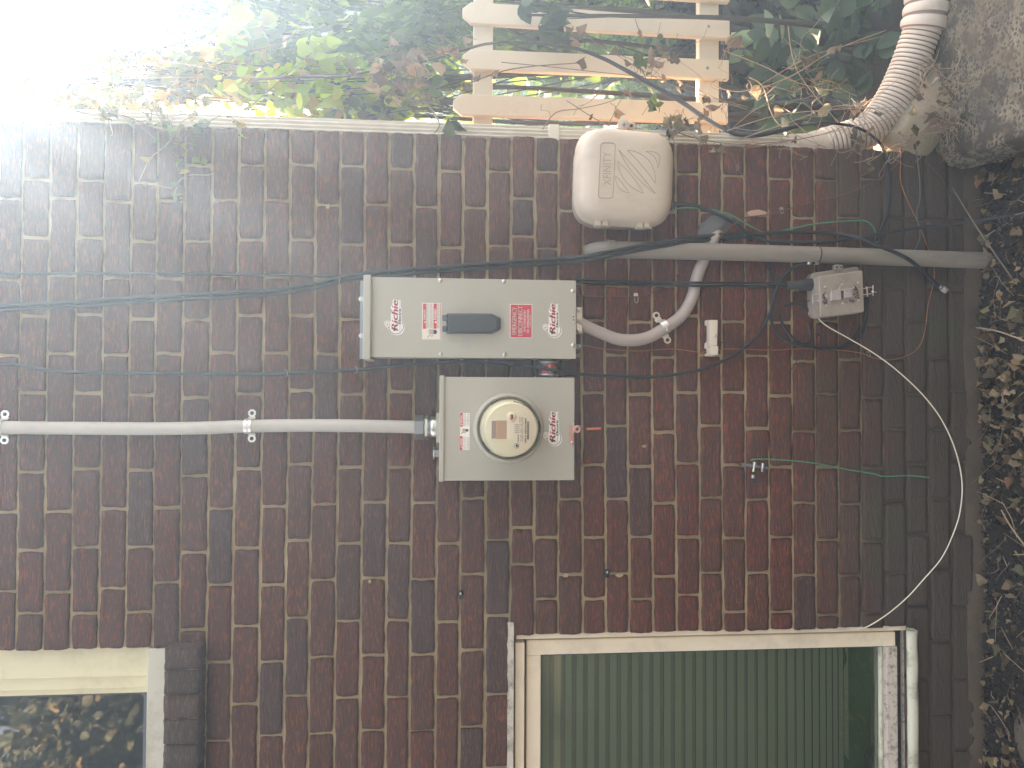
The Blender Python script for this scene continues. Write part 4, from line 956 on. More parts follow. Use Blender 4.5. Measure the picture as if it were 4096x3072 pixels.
wire('thin_black_wire', [[(2875, 1370, -.006), (3000, 1371, -.004), (3055, 1374), (3090, 1405), (3125, 1455), (3150, 1478), (3170, 1472), (3187, 1442)]], .0011, M_BLK, 'thin black wire hanging in a hook shape from the ivory cover', 'wire', n=5)

G3 = 'thin loose wires tangled round the terminal box'
wire('loose_wire', [[(3200, 1060), (3185, 1100, -.01), (3180, 1150, -.03), (3195, 1190), (3240, 1200, -.02), (3290, 1080, -.02)]], .0012, M_BLK, 'thin black strand arching over the rubber boot of the terminal box', 'wire', n=5, group=G3)
wire('loose_wire', [[(3230, 1290), (3238, 1340), (3244, 1375), (3225, 1392), (3190, 1388), (3165, 1360), (3150, 1330)]], .0017, M_TWIG0, 'thin brown strand curling at the bottom of the old cable loop', 'wire', n=5, group=G3)
wire('loose_wire', [[(3262, 1335), (3285, 1345), (3296, 1380), (3330, 1396), (3400, 1384), (3450, 1340), (3470, 1250), (3466, 1130)]], .0024, M_BLKD, 'dark strand running from the loop up past the lower end of the terminal box', 'wire', n=5, group=G3)
wire('loose_wire', [[(3640, 560), (3700, 640), (3770, 720), (3800, 800), (3790, 880)]], .0012, M_TWIG0, 'thin brown strand hanging by the concrete block', 'wire', n=5, group=G3)
# ground block with its splitter barrels
gb = thing('ground_block', 'small metal grounding block with cable barrels low on the wall', 'ground block', tuple(P(3020, 1862)))
Z9 = lambda zx, zy: (2950+zx/11.06, 1800+zy/11.06)
mb = MB(); mb.pxprism([Z9(*q_) for q_ in ((215, 575), (640, 625), (1340, 740), (1340, 855), (640, 770), (215, 700))], -.016, -.006, M_STEELD); mb.build('bar', gb, bevel=.0006)
mb = MB(); c = P(*Z9(150, 635), -.008); mb.lathe([(.006, 0), (.005, .005)], (c.x, -.006, c.z), (0, -1, 0), pmat('rusty_screw', (.16, .07, .05), .7, metal=.4), n=7, smooth=False); mb.build('screw', gb)
for (a_, b_), (c_, d__), r_, m_ in (((765, 530), (740, 800), .0058, M_STEEL), ((740, 800), (690, 965), .0052, M_GOLD), ((695, 1100), (680, 1250), .0052, M_STEEL), ((1130, 580), (1110, 840), .0050, M_STEEL), ((1110, 850), (1085, 970), .0048, M_STEELD)):
    mb = MB(); mb.tube([P(*Z9(a_, b_), -.024), P(*Z9(c_, d__), -.024)], r_, m_, n=12); mb.build('barrel', gb, bevel=.0005)
mb = MB(); mb.tube([P(*Z9(*q_), -.022) for q_ in ((700, 965), (690, 1100))], .0045, M_BLK); mb.tube([P(*Z9(*q_), -.02) for q_ in ((680, 1255), (700, 1330), (780, 1400), (860, 1430))], .003, M_BLK); mb.build('cable_stub', gb)

# small wall fixings
def clip(px, py, label, m_=None, dx=10, dy=14):
    mb = MB(); mb.pxbox(px-dx, py-dy, px+dx*.6, py-dy*.1, -.011, -.003, m_ or M_STEEL)
    q_ = [P(px+a_*dx*.8, py+b_*dy, -.007) for a_, b_ in ((-.9, .1), (-.9, 1.3), (-.4, 1.8), (.4, 1.8), (.8, 1.3), (.8, .1))]
    mb.tube(q_, .0010, m_ or M_STEEL, n=6)
    return tag(mb.build('wire_clip'), label, 'wire clip', 'small metal wire clips on the wall')
clip(2546, 1186, 'bright metal clip on the copper wire below the panel')
clip(3128, 838, 'bright metal clip on the copper wire near the beige box', dx=8, dy=9)
clip(3476, 1412, 'dull metal clip on the thin copper wire below the terminal box', M_STEELD, 8, 8)
def anchor(px, py, label, a_=0):
    mb = MB(); c = P(px, py); mb.lathe([(.0075, 0), (.0072, .006), (.005, .008)], (c.x, -.0035, c.z), (0, -1, 0), M_BLK, n=12)
    mb.lathe([(.003, .008), (.0028, .010)], (c.x, -.0035, c.z), (0, -1, 0), M_GOLD, n=8)
    mb.box((c.x-.016, -.009, c.z-.006), (c.x-.003, -.0035, c.z+.004), M_BLK)
    tag(mb.build('cable_staple'), label, 'cable staple', 'black nailed cable staples')
anchor(2426, 2285, 'black nailed staple above the corner of the lower window')
anchor(1843, 2370, 'black nailed staple on the bricks up from the lower window corner')
def tie(px, py, label):
    mb = MB(); q_ = [P(px-8, py-14, -.004), P(px+2, py-10, -.013), P(px+3, py+8, -.013), P(px-4, py+12, -.004)]
    mb.tube(smooth_path(q_, 4), .0009, M_TBL, n=5); tag(mb.build('cable_tie'), label, 'cable tie', 'pale ties holding the cables')
tie(1355, 1120, 'pale tie where two black cables meet above the panel'); tie(1147, 1494, 'pale tie on the lower black cable, far above the meter box'); tie(1425, 1480, 'pale tie on the lower black cable beside the panel top')
mb = MB(); c = P(2925, 855)
pts = [(c.x+math.cos(a_)*.026*(.75+.3*random.random())*(.42), c.z+math.sin(a_)*.026*(.75+.3*random.random())) for a_ in np.linspace(0, 2*math.pi, 17)[:-1]]
c = P(3030, 852); 
mb.pxprism([(2988, 848), (3005, 842), (3035, 838), (3062, 846), (3070, 853), (3050, 860), (3020, 864), (2995, 862)], -.0052, .0, pmat('brick_chip', (.55, .33, .24), .9, var=.2, vs=40, bmp=.6))
tag(mb.build('chipped_patch'), 'pale pink chipped patch on a brick above the green wire', 'chipped brick')
mb = MB()
for q_ in ((2800, 2270), (3000+150, 2500)): pass
# ---------------------------------------------------------------- downspout at the corner
M_DS = pmat('white_gutter_paint', (.72, .66, .54), .4, var=.04, vs=4, dirt=(.55, .42, .34), dfac=.35, ds=5, bmp=.1)
M_HOSE = pmat('weathered_hose', (.60, .50, .41), .55, var=.08, vs=6, dirt=(.24, .18, .14), dfac=.6, ds=9, bmp=.2)
yd = .018
M_GROOVE = pmat('hose_groove_shade', (.26, .19, .15), .8, var=.2, vs=12)  # rib grooves darkened in the colour, standing for their shade
ds_ = thing('downspout', 'white fluted downspout at the wall corner ending in a ribbed hose', 'downspout', (.03, yd+.03, 1.5))
def ds_x(px): # right edge of the pipe as measured
    y_ = 430+(px-30)*(516-430)/2670.0
    return P(px, y_, yd).x
xr = (ds_x(30)+ds_x(1500)+ds_x(2600))/3
zt = ZT+.2; zb = P(3195, 560, yd).z; xl = .0005
prof = []; nfl = 4
for i in range(nfl*6+1):
    u = i/(nfl*6); a = math.sin(u*math.pi*2*nfl)
    e = min(1, u*7, (1-u)*7); prof.append((xl+(xr-xl)*u, yd+.004*e*a+(.006*(1-min(1, min(u, 1-u)*14)))))
back = [(xr, yd+.062), (xl, yd+.062)]
ring = prof+back; n = len(ring)
mb = MB(); vs = [(x, y, z) for z in (zb, zt) for x, y in ring]
mb.add(vs, [((j+1) % n, j, n+j, n+(j+1) % n) for j in range(n)][::-1], M_DS, False)
mb.sm = [True]*len(mb.sm)
mb.build('pipe', ds_)
mb = MB()
for a_, b_ in ((2193, 2236),):
    z0_ = P(b_, 520, yd).z; z1_ = P(a_, 520, yd).z; mb.box((xl-.001, yd-.0065, z0_), (xr+.003, yd+.066, z1_), M_DS)
mb.build('coupler', ds_, bevel=.002)
# adaptor and corrugated hose
def hose(path, r, pitch, amp, m, name, label=None, sq0=0):
    pts = smooth_path(path, 40); L = [0]
    for a_, b_ in zip(pts, pts[1:]): L.append(L[-1]+(b_-a_).length)
    out = []; rad = []; s = 0; i = 0
    while s < L[-1]:
        while L[i+1] < s: i += 1
        t = (s-L[i])/(L[i+1]-L[i]+1e-9); out.append(pts[i].lerp(pts[i+1], t)); ph = (s/pitch) % 1
        rad.append(r+amp*(1-(2*abs(ph-.5))**3*1.6)); s += pitch/8
    mb = MB(); mb.tube(out, rad, m, n=28); g_ = mb.mi(M_GROOVE); rmin = r+amp*.1
    for i_ in range(len(out)-1):
        if (rad[i_]+rad[i_+1])/2 < r: 
            for j_ in range(28): mb.m[i_*28+j_] = g_
    return mb
zA_ = P(3195, 550, .05).z
p0 = Vector(((xl+xr)/2, yd+.033, zA_+.01)); 
mb = MB(); vs = []; k = 24; rings = [(0.0, 1, zb+.03), (.25, 1.04, zb-.02), (.8, 1.05, zb-.07), (1, 1.05, zb-.10)]
ctr0 = Vector(((xl+xr)/2, yd+.031, 0)); ctr1 = P(3400, 556, .055)
for rd, sc_, z_ in rings:
    for j in range(k):
        a = 2*math.pi*j/k; ca, sa = math.cos(a), math.sin(a)
        sqx = max(-1, min(1, ca*1.5))*(xr-xl)/2*1.02; sqy = max(-1, min(1, sa*1.5))*.033
        cx_ = ctr0.x; ci = (ca*.050*sc_, sa*.050*sc_)
        vs.append((cx_+(sqx*(1-rd)+ci[0]*rd)+.004*rd, ctr0.y+(sqy*(1-rd)+ci[1]*rd)+.012*rd, z_))
mb.add(vs, [(i*k+j, i*k+(j+1) % k, (i+1)*k+(j+1) % k, (i+1)*k+j) for i in range(3) for j in range(k)][::1], M_HOSE, True)
mb.build('adaptor', ds_)
q0 = Vector((ctr0.x+.006, ctr0.y+.012, zb-.095))
hp = [q0, P(3400, 552, .05), P(3470, 520, .045), P(3530, 460, .035), P(3577, 390, .02), P(3625, 290, 0), P(3660, 200, -.02), P(3690, 120, -.04), P(3705, 70, -.05)]
mb = hose(hp, .0485, .0130, .0042, M_HOSE, 'hose'); hs = mb.build('ribbed_hose', ds_)
hp2 = [P(3690, 120, -.04), P(3702, 70, -.05), P(3712, 0, -.06), P(3722, -90, -.075), P(3730, -200, -.09), P(3740, -420, -.12)]
mb = hose(hp2, .0585, .034, .0045, M_HOSE, 'sleeve'); mb.build('hose_sleeve', ds_)

# ---------------------------------------------------------------- ground
def mat_soil():
    m, n, b = nodes_of('soil'); v = coords(n)
    c = mix(n, noi(n, v, 4, 8, .7), (.020, .015, .011), (.048, .036, .026))
    c = mix(n, mix(n, 1.0, ramp(n, noi(n, v, 60, 6, .8), .55, .7), (.6,)*3, 'MULTIPLY'), c, (.11, .085, .06))
    n.links.new(c, b.inputs['Base Color']); b.inputs['Roughness'].default_value = .9
    x = bump(n, b, noi(n, v, 40, 8, .75), 1, .02); bump(n, b, noi(n, v, 200, 4), .6, .004, x); return m
M_SOIL = mat_soil()
def gz(x, y):
    h = .012*noise.noise((x*2.2, y*2.2, 0))+.012*noise.noise((x*9, y*9, 3))
    if x > 0 or y > .1: h += .10*min(1, max(0, x*2.5))*min(1, max(0, (y+.35)*2))+.05*max(0, min(1, y*.4))
    r_ = math.hypot(x, y)
    if r_ > 12: h += (r_-12)*.01
    return h-.004
mb = MB()
ax = sorted(set([round(-2.8+i*.035, 4) for i in range(130)]+[-120, -60, -30, -16, -10, -7, -5, -4, 2.2, 2.8, 3.6, 5, 7, 10, 16, 30, 60, 120]))
ay = sorted(set([round(-.9+i*.035, 4) for i in range(60)]+[-120, -60, -30, -16, -10, -7, -5, -4, -3, -2.2, -1.6, -1.2, 1.4, 1.8, 2.4, 3.2, 4.5, 6, 9, 14, 25, 60, 120]))
vs = [(x, y, gz(x, y)) for y in ay for x in ax]; k = len(ax)
mb.add(vs, [(j*k+i, j*k+i+1, (j+1)*k+i+1, (j+1)*k+i) for j in range(len(ay)-1) for i in range(k-1)], M_SOIL, True)
tag(mb.build('ground'), kind='structure')

# concrete slab block at the corner, pale rock beside the hose
def mat_conc():
    m, n, b = nodes_of('rough_concrete'); v = coords(n)
    c = mix(n, noi(n, v, 22, 8, .8), (.055, .043, .032), (.105, .083, .06))
    vo = N(n, 'ShaderNodeTexVoronoi'); vo.inputs['Scale'].default_value = 95; n.links.new(v, vo.inputs['Vector'])
    c = mix(n, mix(n, 1.0, ramp(n, vo.outputs['Distance'], .42, .30, (0, 0, 0, 1), (1, 1, 1, 1)), ramp(n, noi(n, v, 18, 4), .40, .55), 'MULTIPLY'), c, (.25, .21, .15))
    c = mix(n, mix(n, 1.0, ramp(n, noi(n, v, 2.2, 6, .7), .53, .66), (.85,)*3, 'MULTIPLY'), c, (.035, .032, .028))
    c = mix(n, mix(n, 1.0, ramp(n, noi(n, v, 3.1, 5, .6), .56, .70), (.7,)*3, 'MULTIPLY'), c, (.16, .125, .08))
    n.links.new(c, b.inputs['Base Color']); b.inputs['Roughness'].default_value = .95
    x = bump(n, b, noi(n, v, 70, 8, .8), 1, .01); bump(n, b, vo.outputs['Distance'], .6, .006, x); return m
M_CONC = mat_conc()
def rock(name, label, cat, center, size, m, seed, rot=(0, 0, 0), boxy=.0, amp=.12, sub=5, freq=1.6):
    bmh = bmesh.new(); bmesh.ops.create_icosphere(bmh, subdivisions=sub, radius=1)
    rm = (Matrix.Rotation(rot[2], 3, 'Z') @ Matrix.Rotation(rot[1], 3, 'Y') @ Matrix.Rotation(rot[0], 3, 'X'))
    vs = []
    for v in bmh.verts:
        q_ = v.co.copy(); mxx = max(abs(q_.x), abs(q_.y), abs(q_.z))
        q_ = q_.lerp(q_/mxx*.92, boxy)
        d_ = q_.normalized(); q_ = q_*(1+amp*noise.noise(d_*freq+Vector((seed, 0, 0)))+amp*.35*noise.noise(d_*5+Vector((seed, 3, 0)))+amp*.12*noise.noise(d_*16+Vector((seed, 3, 0))))
        vs.append(Vector(center)+rm @ Vector((q_.x*size[0], q_.y*size[1], q_.z*size[2])))
    mb = MB(); mb.add(vs, [tuple(x.index for x in f.verts) for f in bmh.faces], m, True); bmh.free()
    return tag(mb.build(name), label, cat)
rock('concrete_block', 'big rough concrete block at the foot of the wall corner', 'concrete block', (.42, -.36, .045), (.57, .42, .145), M_CONC, 3.3, rot=(R(-4), R(-3), R(-11)), boxy=.85, amp=.07, sub=6, freq=2.2)
M_ROCK = pmat('pale_rock', (.27, .225, .155), .9, var=.2, vs=6, dirt=(.08, .07, .05), dfac=.6, ds=7, bmp=.7, bs=60)
c = P(3690, 430, -.02); rock('flat_stone', 'pale tan stone wedged between the hose and the concrete block', 'stone', (c.x, .05, c.z-.03), (.16, .10, .085), M_ROCK, 9, rot=(R(10), R(32), 0), boxy=.3, amp=.07, sub=5)
c = P(3795, 150, 0); rock('flat_stone', 'smaller pale stone at the edge of the view behind the concrete block', 'stone', (c.x+.03, .13, c.z-.02), (.16, .10, .07), M_ROCK, 5, rot=(0, R(20), R(10)), boxy=.5, amp=.15, sub=5)

# ---------------------------------------------------------------- leaves
def leafmat(name, col, trans=.45, rough=.5, tcol=None):
    m, n, b = nodes_of(name); out = n.nodes['Material Output']
    at = N(n, 'ShaderNodeAttribute', attribute_name='tone')
    c = mix(n, 1.0, at.outputs[0], (*col, 1), 'MULTIPLY')
    n.links.new(c, b.inputs['Base Color']); b.inputs['Roughness'].default_value = rough; b.inputs['Specular IOR Level'].default_value = .35
    t = N(n, 'ShaderNodeBsdfTranslucent'); c2 = mix(n, 1.0, at.outputs[0], (*(tcol or col), 1), 'MULTIPLY'); n.links.new(c2, t.inputs[0])
    mx = N(n, 'ShaderNodeMixShader'); mx.inputs[0].default_value = trans
    n.links.new(b.outputs[0], mx.inputs[1]); n.links.new(t.outputs[0], mx.inputs[2]); n.links.new(mx.outputs[0], out.inputs[0]); return m
def leaf_template(kind):
    if kind == 'oval':
        rows = [(0, 0), (.12, .20), (.32, .36), (.58, .34), (.82, .18), (1, 0)]
    elif kind == 'heart':
        rows = [(0, .0), (.04, .30), (.22, .46), (.48, .40), (.76, .20), (1, 0)]
    elif kind == 'long':
        rows = [(0, 0), (.15, .13), (.4, .19), (.65, .15), (.85, .07), (1, 0)]
    else:
        return np.array([(0, 0, 0), (.30, .45, .04), (0, 1, 0), (-.30, .45, .04)]), [(0, 1, 2, 3)]
    vs = [(0, 0, 0)]; f = []
    for t, w_ in rows[1:-1]: vs += [(-w_, t, .12*w_*2), (0, t, 0), (w_, t, .12*w_*2)]
    vs.append((0, 1, 0)); k = len(rows)-2
    f += [(0, 2, 1), (0, 3, 2)]
    for i in range(k-1):
        a = 1+3*i; f += [(a, a+1, a+4, a+3), (a+1, a+2, a+5, a+4)]
    a = 1+3*(k-1); e = len(vs)-1; f += [(a, a+1, e), (a+1, a+2, e)]
    return np.array(vs), f
TPL = {k: leaf_template(k) for k in ('oval', 'heart', 'long', 'chip')}
def leaves(pos, direc, size, kind, mat, cols, name, parent=None, curl=0.3, smooth=True, width=1.0, tilt=1.0, rg=None, crumple=0.0):
    """one mesh of many leaves; pos (n,3), direc (n,3) growth direction, size (n,), cols (n,3)"""
    rg = rg or rng
    T, F = TPL[kind]; n = len(pos); k = len(T)
    d = direc/np.linalg.norm(direc, axis=1)[:, None]
    rnd = rg.normal(size=(n, 3)); s = np.cross(d, rnd); s /= np.linalg.norm(s, axis=1)[:, None]+1e-9; u = np.cross(s, d)
    cu = (rg.uniform(-1, 1, n)*curl)[:, None]; cup = rg.uniform(.3, 1.8, n)[:, None]*tilt
    tx, ty, tz = T[:, 0][None]*width, T[:, 1][None], T[:, 2][None]
    zz = tz*cup+cu*ty**2
    co = pos[:, None, :]+size[:, None, None]*(s[:, None, :]*tx[..., None]+d[:, None, :]*ty[..., None]*np.ones((n, 1, 1))+u[:, None, :]*zz[..., None])
    if crumple: co = co+rg.normal(0, 1, co.shape)*size[:, None, None]*crumple
    co = co.reshape(-1, 3); FF = []
    nf = len(F); me = bpy.data.meshes.new(name)
    loops = np.concatenate([np.array(f) for f in F]); tot = np.array([len(f) for f in F]); nl = len(loops)
    me.vertices.add(n*k); me.vertices.foreach_set('co', co.ravel())
    me.loops.add(n*nl); me.loops.foreach_set('vertex_index', (np.arange(n)[:, None]*k+loops[None]).ravel())
    me.polygons.add(n*nf); st = np.concatenate([[0], np.cumsum(tot)[:-1]])
    me.polygons.foreach_set('loop_start', (np.arange(n)[:, None]*nl+st[None]).ravel())
    me.polygons.foreach_set('loop_total', np.tile(tot, n))
    me.update(); me.validate()
    me.polygons.foreach_set('use_smooth', [smooth]*len(me.polygons))
    at = me.color_attributes.new('tone', 'FLOAT_COLOR', 'POINT')
    cc = np.ones((n, k, 4), dtype=np.float32); cc[..., :3] = cols[:, None, :]; at.data.foreach_set('color', cc.ravel())
    me.materials.append(mat); o = bpy.data.objects.new(name, me); C.objects.link(o)
    if parent is not None: o.parent = parent; o.matrix_parent_inverse = Matrix.Translation(-Vector(parent.location))
    return o
def tonecols(n, base, v=.25, rg=None, alt=None, p=.0):
    rg = rg or rng; c = np.array(base)[None]*(1+rg.normal(0, v, (n, 1)))*(1+rg.normal(0, .06, (n, 3)))
    if alt is not None:
        k = rg.random(n) < p; c[k] = np.array(alt)[None]*(1+rg.normal(0, v, (k.sum(), 1)))
    return np.clip(c, .005, 1)
LM = leafmat('leaf_green', (1, 1, 1), .5); LD = leafmat('leaf_dry', (1, 1, 1), .30, .8)
LN = leafmat('leaf_shrub', (1, 1, 1), .12, .65)

# leaf litter along the foot of the wall
M_TWIG = pmat('twig_bark', (.17, .12, .085), .85, var=.3, vs=30)
M_TWIGL = pmat('pale_twig', (.36, .25, .17), .8, var=.25, vs=30)
n = 6500
pos = np.stack([rng.uniform(-2.5, .35, n), -.02-.62*rng.random(n)**1.1, np.full(n, .0)], 1)
dens = np.array([noise.noise((p[0]*1.8, p[1]*3, 0)) for p in pos]); keep = (dens+.42*(pos[:, 0] > -.9) > rng.uniform(-.15, .95, n)) | (rng.random(n) < .10)
pos = pos[keep]; n = len(pos)
pos[:, 2] = [gz(p[0], p[1])+random.uniform(.002, .028) for p in pos]
d = rng.normal(size=(n, 3)); d[:, 2] *= .35
cc = tonecols(n, (.30, .21, .12), .35, alt=(.14, .095, .055), p=.4); k_ = rng.random(n) < .10; cc[k_] = tonecols(k_.sum(), (.30, .17, .09), .2)
k_ = rng.random(n) < .12; cc[k_] = tonecols(k_.sum(), (.14, .13, .075), .2)
o = leaves(pos, d, rng.uniform(.012, .034, n), 'heart', LD, cc, 'leaf_litter', curl=1.0, tilt=1.3, crumple=.07); tag(o, 'dry curled leaves lying along the foot of the wall', kind='stuff')
mb = MB(); rr = random.Random(11)
for i in range(420):
    x = rr.uniform(-2.5, .3); y = -rr.uniform(.02, .6); a = rr.uniform(0, 6.28); L_ = rr.uniform(.02, .13); z_ = gz(x, y)+rr.uniform(.003, .03)
    mb.tube([(x, y, z_), (x+math.cos(a)*L_*.5, y+math.sin(a)*L_*.5, z_+rr.uniform(-.004, .012)), (x+math.cos(a)*L_, y+math.sin(a)*L_, z_+rr.uniform(-.01, .02))], rr.uniform(.0006, .0016), M_TWIG if rr.random() < .6 else M_TWIGL, n=4)
n2 = 26000; pos2 = np.stack([rng.uniform(-2.5, .4, n2), -.005-.65*rng.random(n2), np.zeros(n2)], 1); pos2[:, 2] = [gz(p[0], p[1])+random.uniform(0, .012) for p in pos2]
tag(leaves(pos2, rng.normal(size=(n2, 3))*np.array([1, 1, .3])[None], rng.uniform(.004, .016, n2), 'chip', LD, tonecols(n2, (.065, .048, .033), .5, alt=(.17, .125, .085), p=.15), 'leaf_crumbs', crumple=.1), 'crumbled leaf bits and soil crumbs along the wall foot', kind='stuff')
tag(mb.build('fallen_twigs'), 'thin broken twigs scattered among the dry leaves', kind='stuff')
M_STONE = pmat('grey_stone', (.11, .088, .062), .9, var=.25, vs=8, bmp=.7, bs=50)
c = G(4110, 2960, .02); rock('stone', 'grey stone half buried in the soil below the lower window', 'stone', (c.x, c.y-.03, -.008), (.11, .10, .026), M_STONE, 2, amp=.15, sub=4)
for (xa_, ya_), (xb_, yb_) , nm in (((3810, 750), (4060, 1130), 'long bent twig leaning over the leaves by the block'), ((3905, 1310), (4130, 1375), 'curved pale stem lying on the leaves near the wall foot'), ((4005, 2040), (4120, 2210), 'straight pale stem lying on the soil below the meter box')):
    a = G(xa_, ya_, .03) if G(xa_, ya_, .03).y < -.01 else P(xa_, ya_, -.03); b = G(xb_, yb_, .02)
    mb = MB(); m_ = a.lerp(b, .5)+Vector((.01, 0, .012)); mb.tube(smooth_path([a, m_, b], 5), .0022, M_TWIGL if 'pale' in nm else M_TWIG, n=6); tag(mb.build('twig'), nm, 'twig')

# ---------------------------------------------------------------- picket fence
yf_ = .34
M_VIN = pmat('tan_vinyl', (.61, .54, .41), .45, var=.04, vs=4, dirt=(.42, .33, .27), dfac=.4, ds=8, bmp=.1)
fn = thing('picket_fence', 'low beige picket fence with pointed pickets behind the downspout', 'fence', tuple(P(2400, 250, yf_)))
pk = [((2000, 740), (2000, 905), 1815, 2918, (1804, 390)), ((0, 0), (0, 0), 0, 0, 0)]
def picket(ya_t, ya_b, yb_t, yb_b, xs_tip, xs_end, pointed=True, tip=34):
    """ya at image column 2000 (top edge, bottom edge), yb at column 2915"""
    def e(px, t): return ya_t+(yb_t-ya_t)*(px-2000)/915 if t else ya_b+(yb_b-ya_b)*(px-2000)/915
    A = P((xs_tip+xs_end)/2, (e((xs_tip+xs_end)/2, 1)+e((xs_tip+xs_end)/2, 0))/2, yf_)
    top = (P(xs_tip, (e(xs_tip, 1)+e(xs_tip, 0))/2, yf_)); bot = P(xs_end, (e(xs_end, 1)+e(xs_end, 0))/2, yf_)
    hw = abs(P(2600, e(2600, 1), yf_).x-P(2600, e(2600, 0), yf_).x)/2
    mb = MB(); xm = (top.x+bot.x)/2; tl = (top.x-bot.x)
    T = lambda u, z: (xm+tl*((z-bot.z)/(top.z-bot.z)-.5)+u, z)
    z0 = bot.z; z1 = top.z
    poly = [T(-hw, z0), T(hw, z0), T(hw, z1-.028), T(hw*.35, z1), T(-hw*.35, z1), T(-hw, z1-.028)]
    mb.prism(poly, yf_, yf_+.022, M_VIN); o = mb.build('picket', fn, bevel=.003); return o
picket(380, 464, 410, 492, 1812, 2913)
picket(198, 282, 240, 316, 1850, 2917)
picket(10, 102, 74, 152, 1850, 2920)
fn_extra = []
for dx in (.125, .25, .375, .50):
    src = [o for o in bpy.data.objects if o.name.startswith('picket') and o.parent == fn][2]
    c_ = src.copy(); C.objects.link(c_); c_.location = c_.location+Vector((dx, 0, .003*dx)); 
for a_, b_, nm in ((1893, 1972, 'upper'), (2797, 2877, 'lower')):
    A = P(a_, 300, yf_+.023); B = P(b_, 300, yf_+.023)
    mb = MB(); mb.box((-.06, yf_+.0235, B.z), (1.05, yf_+.06, A.z), M_VIN); mb.build('rail', fn, bevel=.004)
for px_, py_ in ((2834, 105), (2830, 272)):
    mb = MB(); screw(mb, px_, py_, yf_-.0005, .004, M_STEELD); mb.build('screw', fn)

# ---------------------------------------------------------------- vines and brush right of the wall
M_BARK = pmat('dark_bark', (.045, .038, .032), .9, var=.35, vs=18, bmp=.8, bs=60)
def wig(p, amp, rr): return p+Vector((rr.uniform(-amp, amp), rr.uniform(-amp, amp), rr.uniform(-amp, amp)))
DRYC = ((.24, .19, .13), (.14, .10, .07))
# thick dark cable-like vine crossing the pickets
mb = MB(); pts = [P(x, y, d_) for x, y, d_ in ((1000, 318, .12), (1199, 308, .14), (1348, 308, .15), (1497, 283, .16), (1646, 259, .18), (1796, 219, .2), (1945, 176, .22), (2100, 169, .23), (2249, 186, .24), (2323, 199, .24), (2423, 239, .24), (2497, 278, .22), (2562, 313, .2), (2711, 398, .15), (2796, 457, .10), (2895, 517, .03), (2995, 542, -.01), (3100, 527, -.02), (3200, 500, -.03))]
sp = smooth_path(pts, 6); mb.tube(sp, [.004+.0032*min(1, max(0, (i-40)/30)) for i in range(len(sp))], M_BLK, n=10)
tk = mb.build('thick_vine'); tag(tk, 'thick dark vine stem crossing the pickets down to the downspout', 'vine')
def vine(label, strands, leafn, lc, lsize=(.03, .055), seed=1, m_=None, r=.0018, kind='heart', lm=None, curl=1.0, spread=.03, twl=.15, tw=14, group=None):
    rr = random.Random(seed); rg = np.random.default_rng(seed)
    t = thing('vine', label, 'vine', tuple(P(strands[0][0][0], strands[0][0][1], strands[0][0][2])), group)
    mb = MB(); alls = []
    for st in strands:
        q_ = smooth_path([wig(P(x, y, d_), .008, rr) for x, y, d_ in st], 6); alls.append(q_)
        mb.tube(q_, [r*(1-.5*i/len(q_)) for i in range(len(q_))], m_ or M_TWIG, n=5)
    for i in range(tw):
        q_ = rr.choice(alls); p = rr.choice(q_); dd = Vector((rr.uniform(-1, 1), rr.uniform(-.6, .6), rr.uniform(-1, .5)))*twl*rr.uniform(.3, 1)
        e_ = [p, wig(p+dd*.4, twl*.12, rr), wig(p+dd*.75, twl*.12, rr), wig(p+dd, twl*.15, rr)]; e_ = smooth_path(e_, 4); alls.append(e_)
        mb.tube(e_, r*.45, m_ or M_TWIG, n=4)
    mb.build('stems', t)
    if leafn:
        pos = []; 
        for i in range(leafn):
            q_ = rr.choice(alls); p = rr.choice(q_); pos.append(tuple(wig(p, spread*.3, rr)))
        pos = np.array(pos); d = rg.normal(size=(leafn, 3)); d[:, 2] -= .9
        leaves(pos, d, rg.uniform(*lsize, leafn), kind, lm or LD, lc(leafn, rg), 'foliage', t, curl=curl, tilt=1.8, rg=rg, crumple=.12 if curl > .6 else .01)
    return t
dry = lambda n, rg: tonecols(n, (.28, .20, .13), .25, rg, (.13, .10, .065), .35)
grn = lambda n, rg: tonecols(n, (.07, .13, .045), .25, rg, (.12, .17, .05), .3)
yel = lambda n, rg: tonecols(n, (.24, .38, .008), .22, rg, (.46, .34, .02), .14)
olv = lambda n, rg: tonecols(n, (.15, .17, .05), .3, rg, (.38, .26, .07), .45)
GV = 'dry vines over the downspout and fence'
vine('dry vine tangle over the top of the downspout', [[(-200, 160, .06), (100, 200, .05), (440, 270, .03), (700, 250, .05), (1000, 320, .08)], [(0, 200, .02), (250, 300, .0), (420, 430, -.03), (560, 500, -.03)], [(430, 440, -.03), (560, 480, -.03), (690, 530, -.03), (740, 560, -.03)], [(-100, 300, .05), (200, 340, .05), (500, 320, .06), (800, 300, .07)]], 90, olv, (0.017, 0.033), 21, M_TWIGL, .0028, group=GV, tw=40)
vine('dry vine strand hanging with shrivelled leaves beside the upper downspout', [[(60, 330, .0), (90, 430, -.02), (120, 480, -.03)], [(200, 380, .0), (330, 450, -.02), (480, 470, -.03), (700, 560, -.03), (790, 575, -.03)], [(620, 430, -.02), (660, 510, -.03)], [(900, 460, -.01), (1010, 420, .02), (1250, 200, .1)]], 34, olv, (0.017, 0.030), 22, M_TWIG, .0018, group=GV, tw=20)
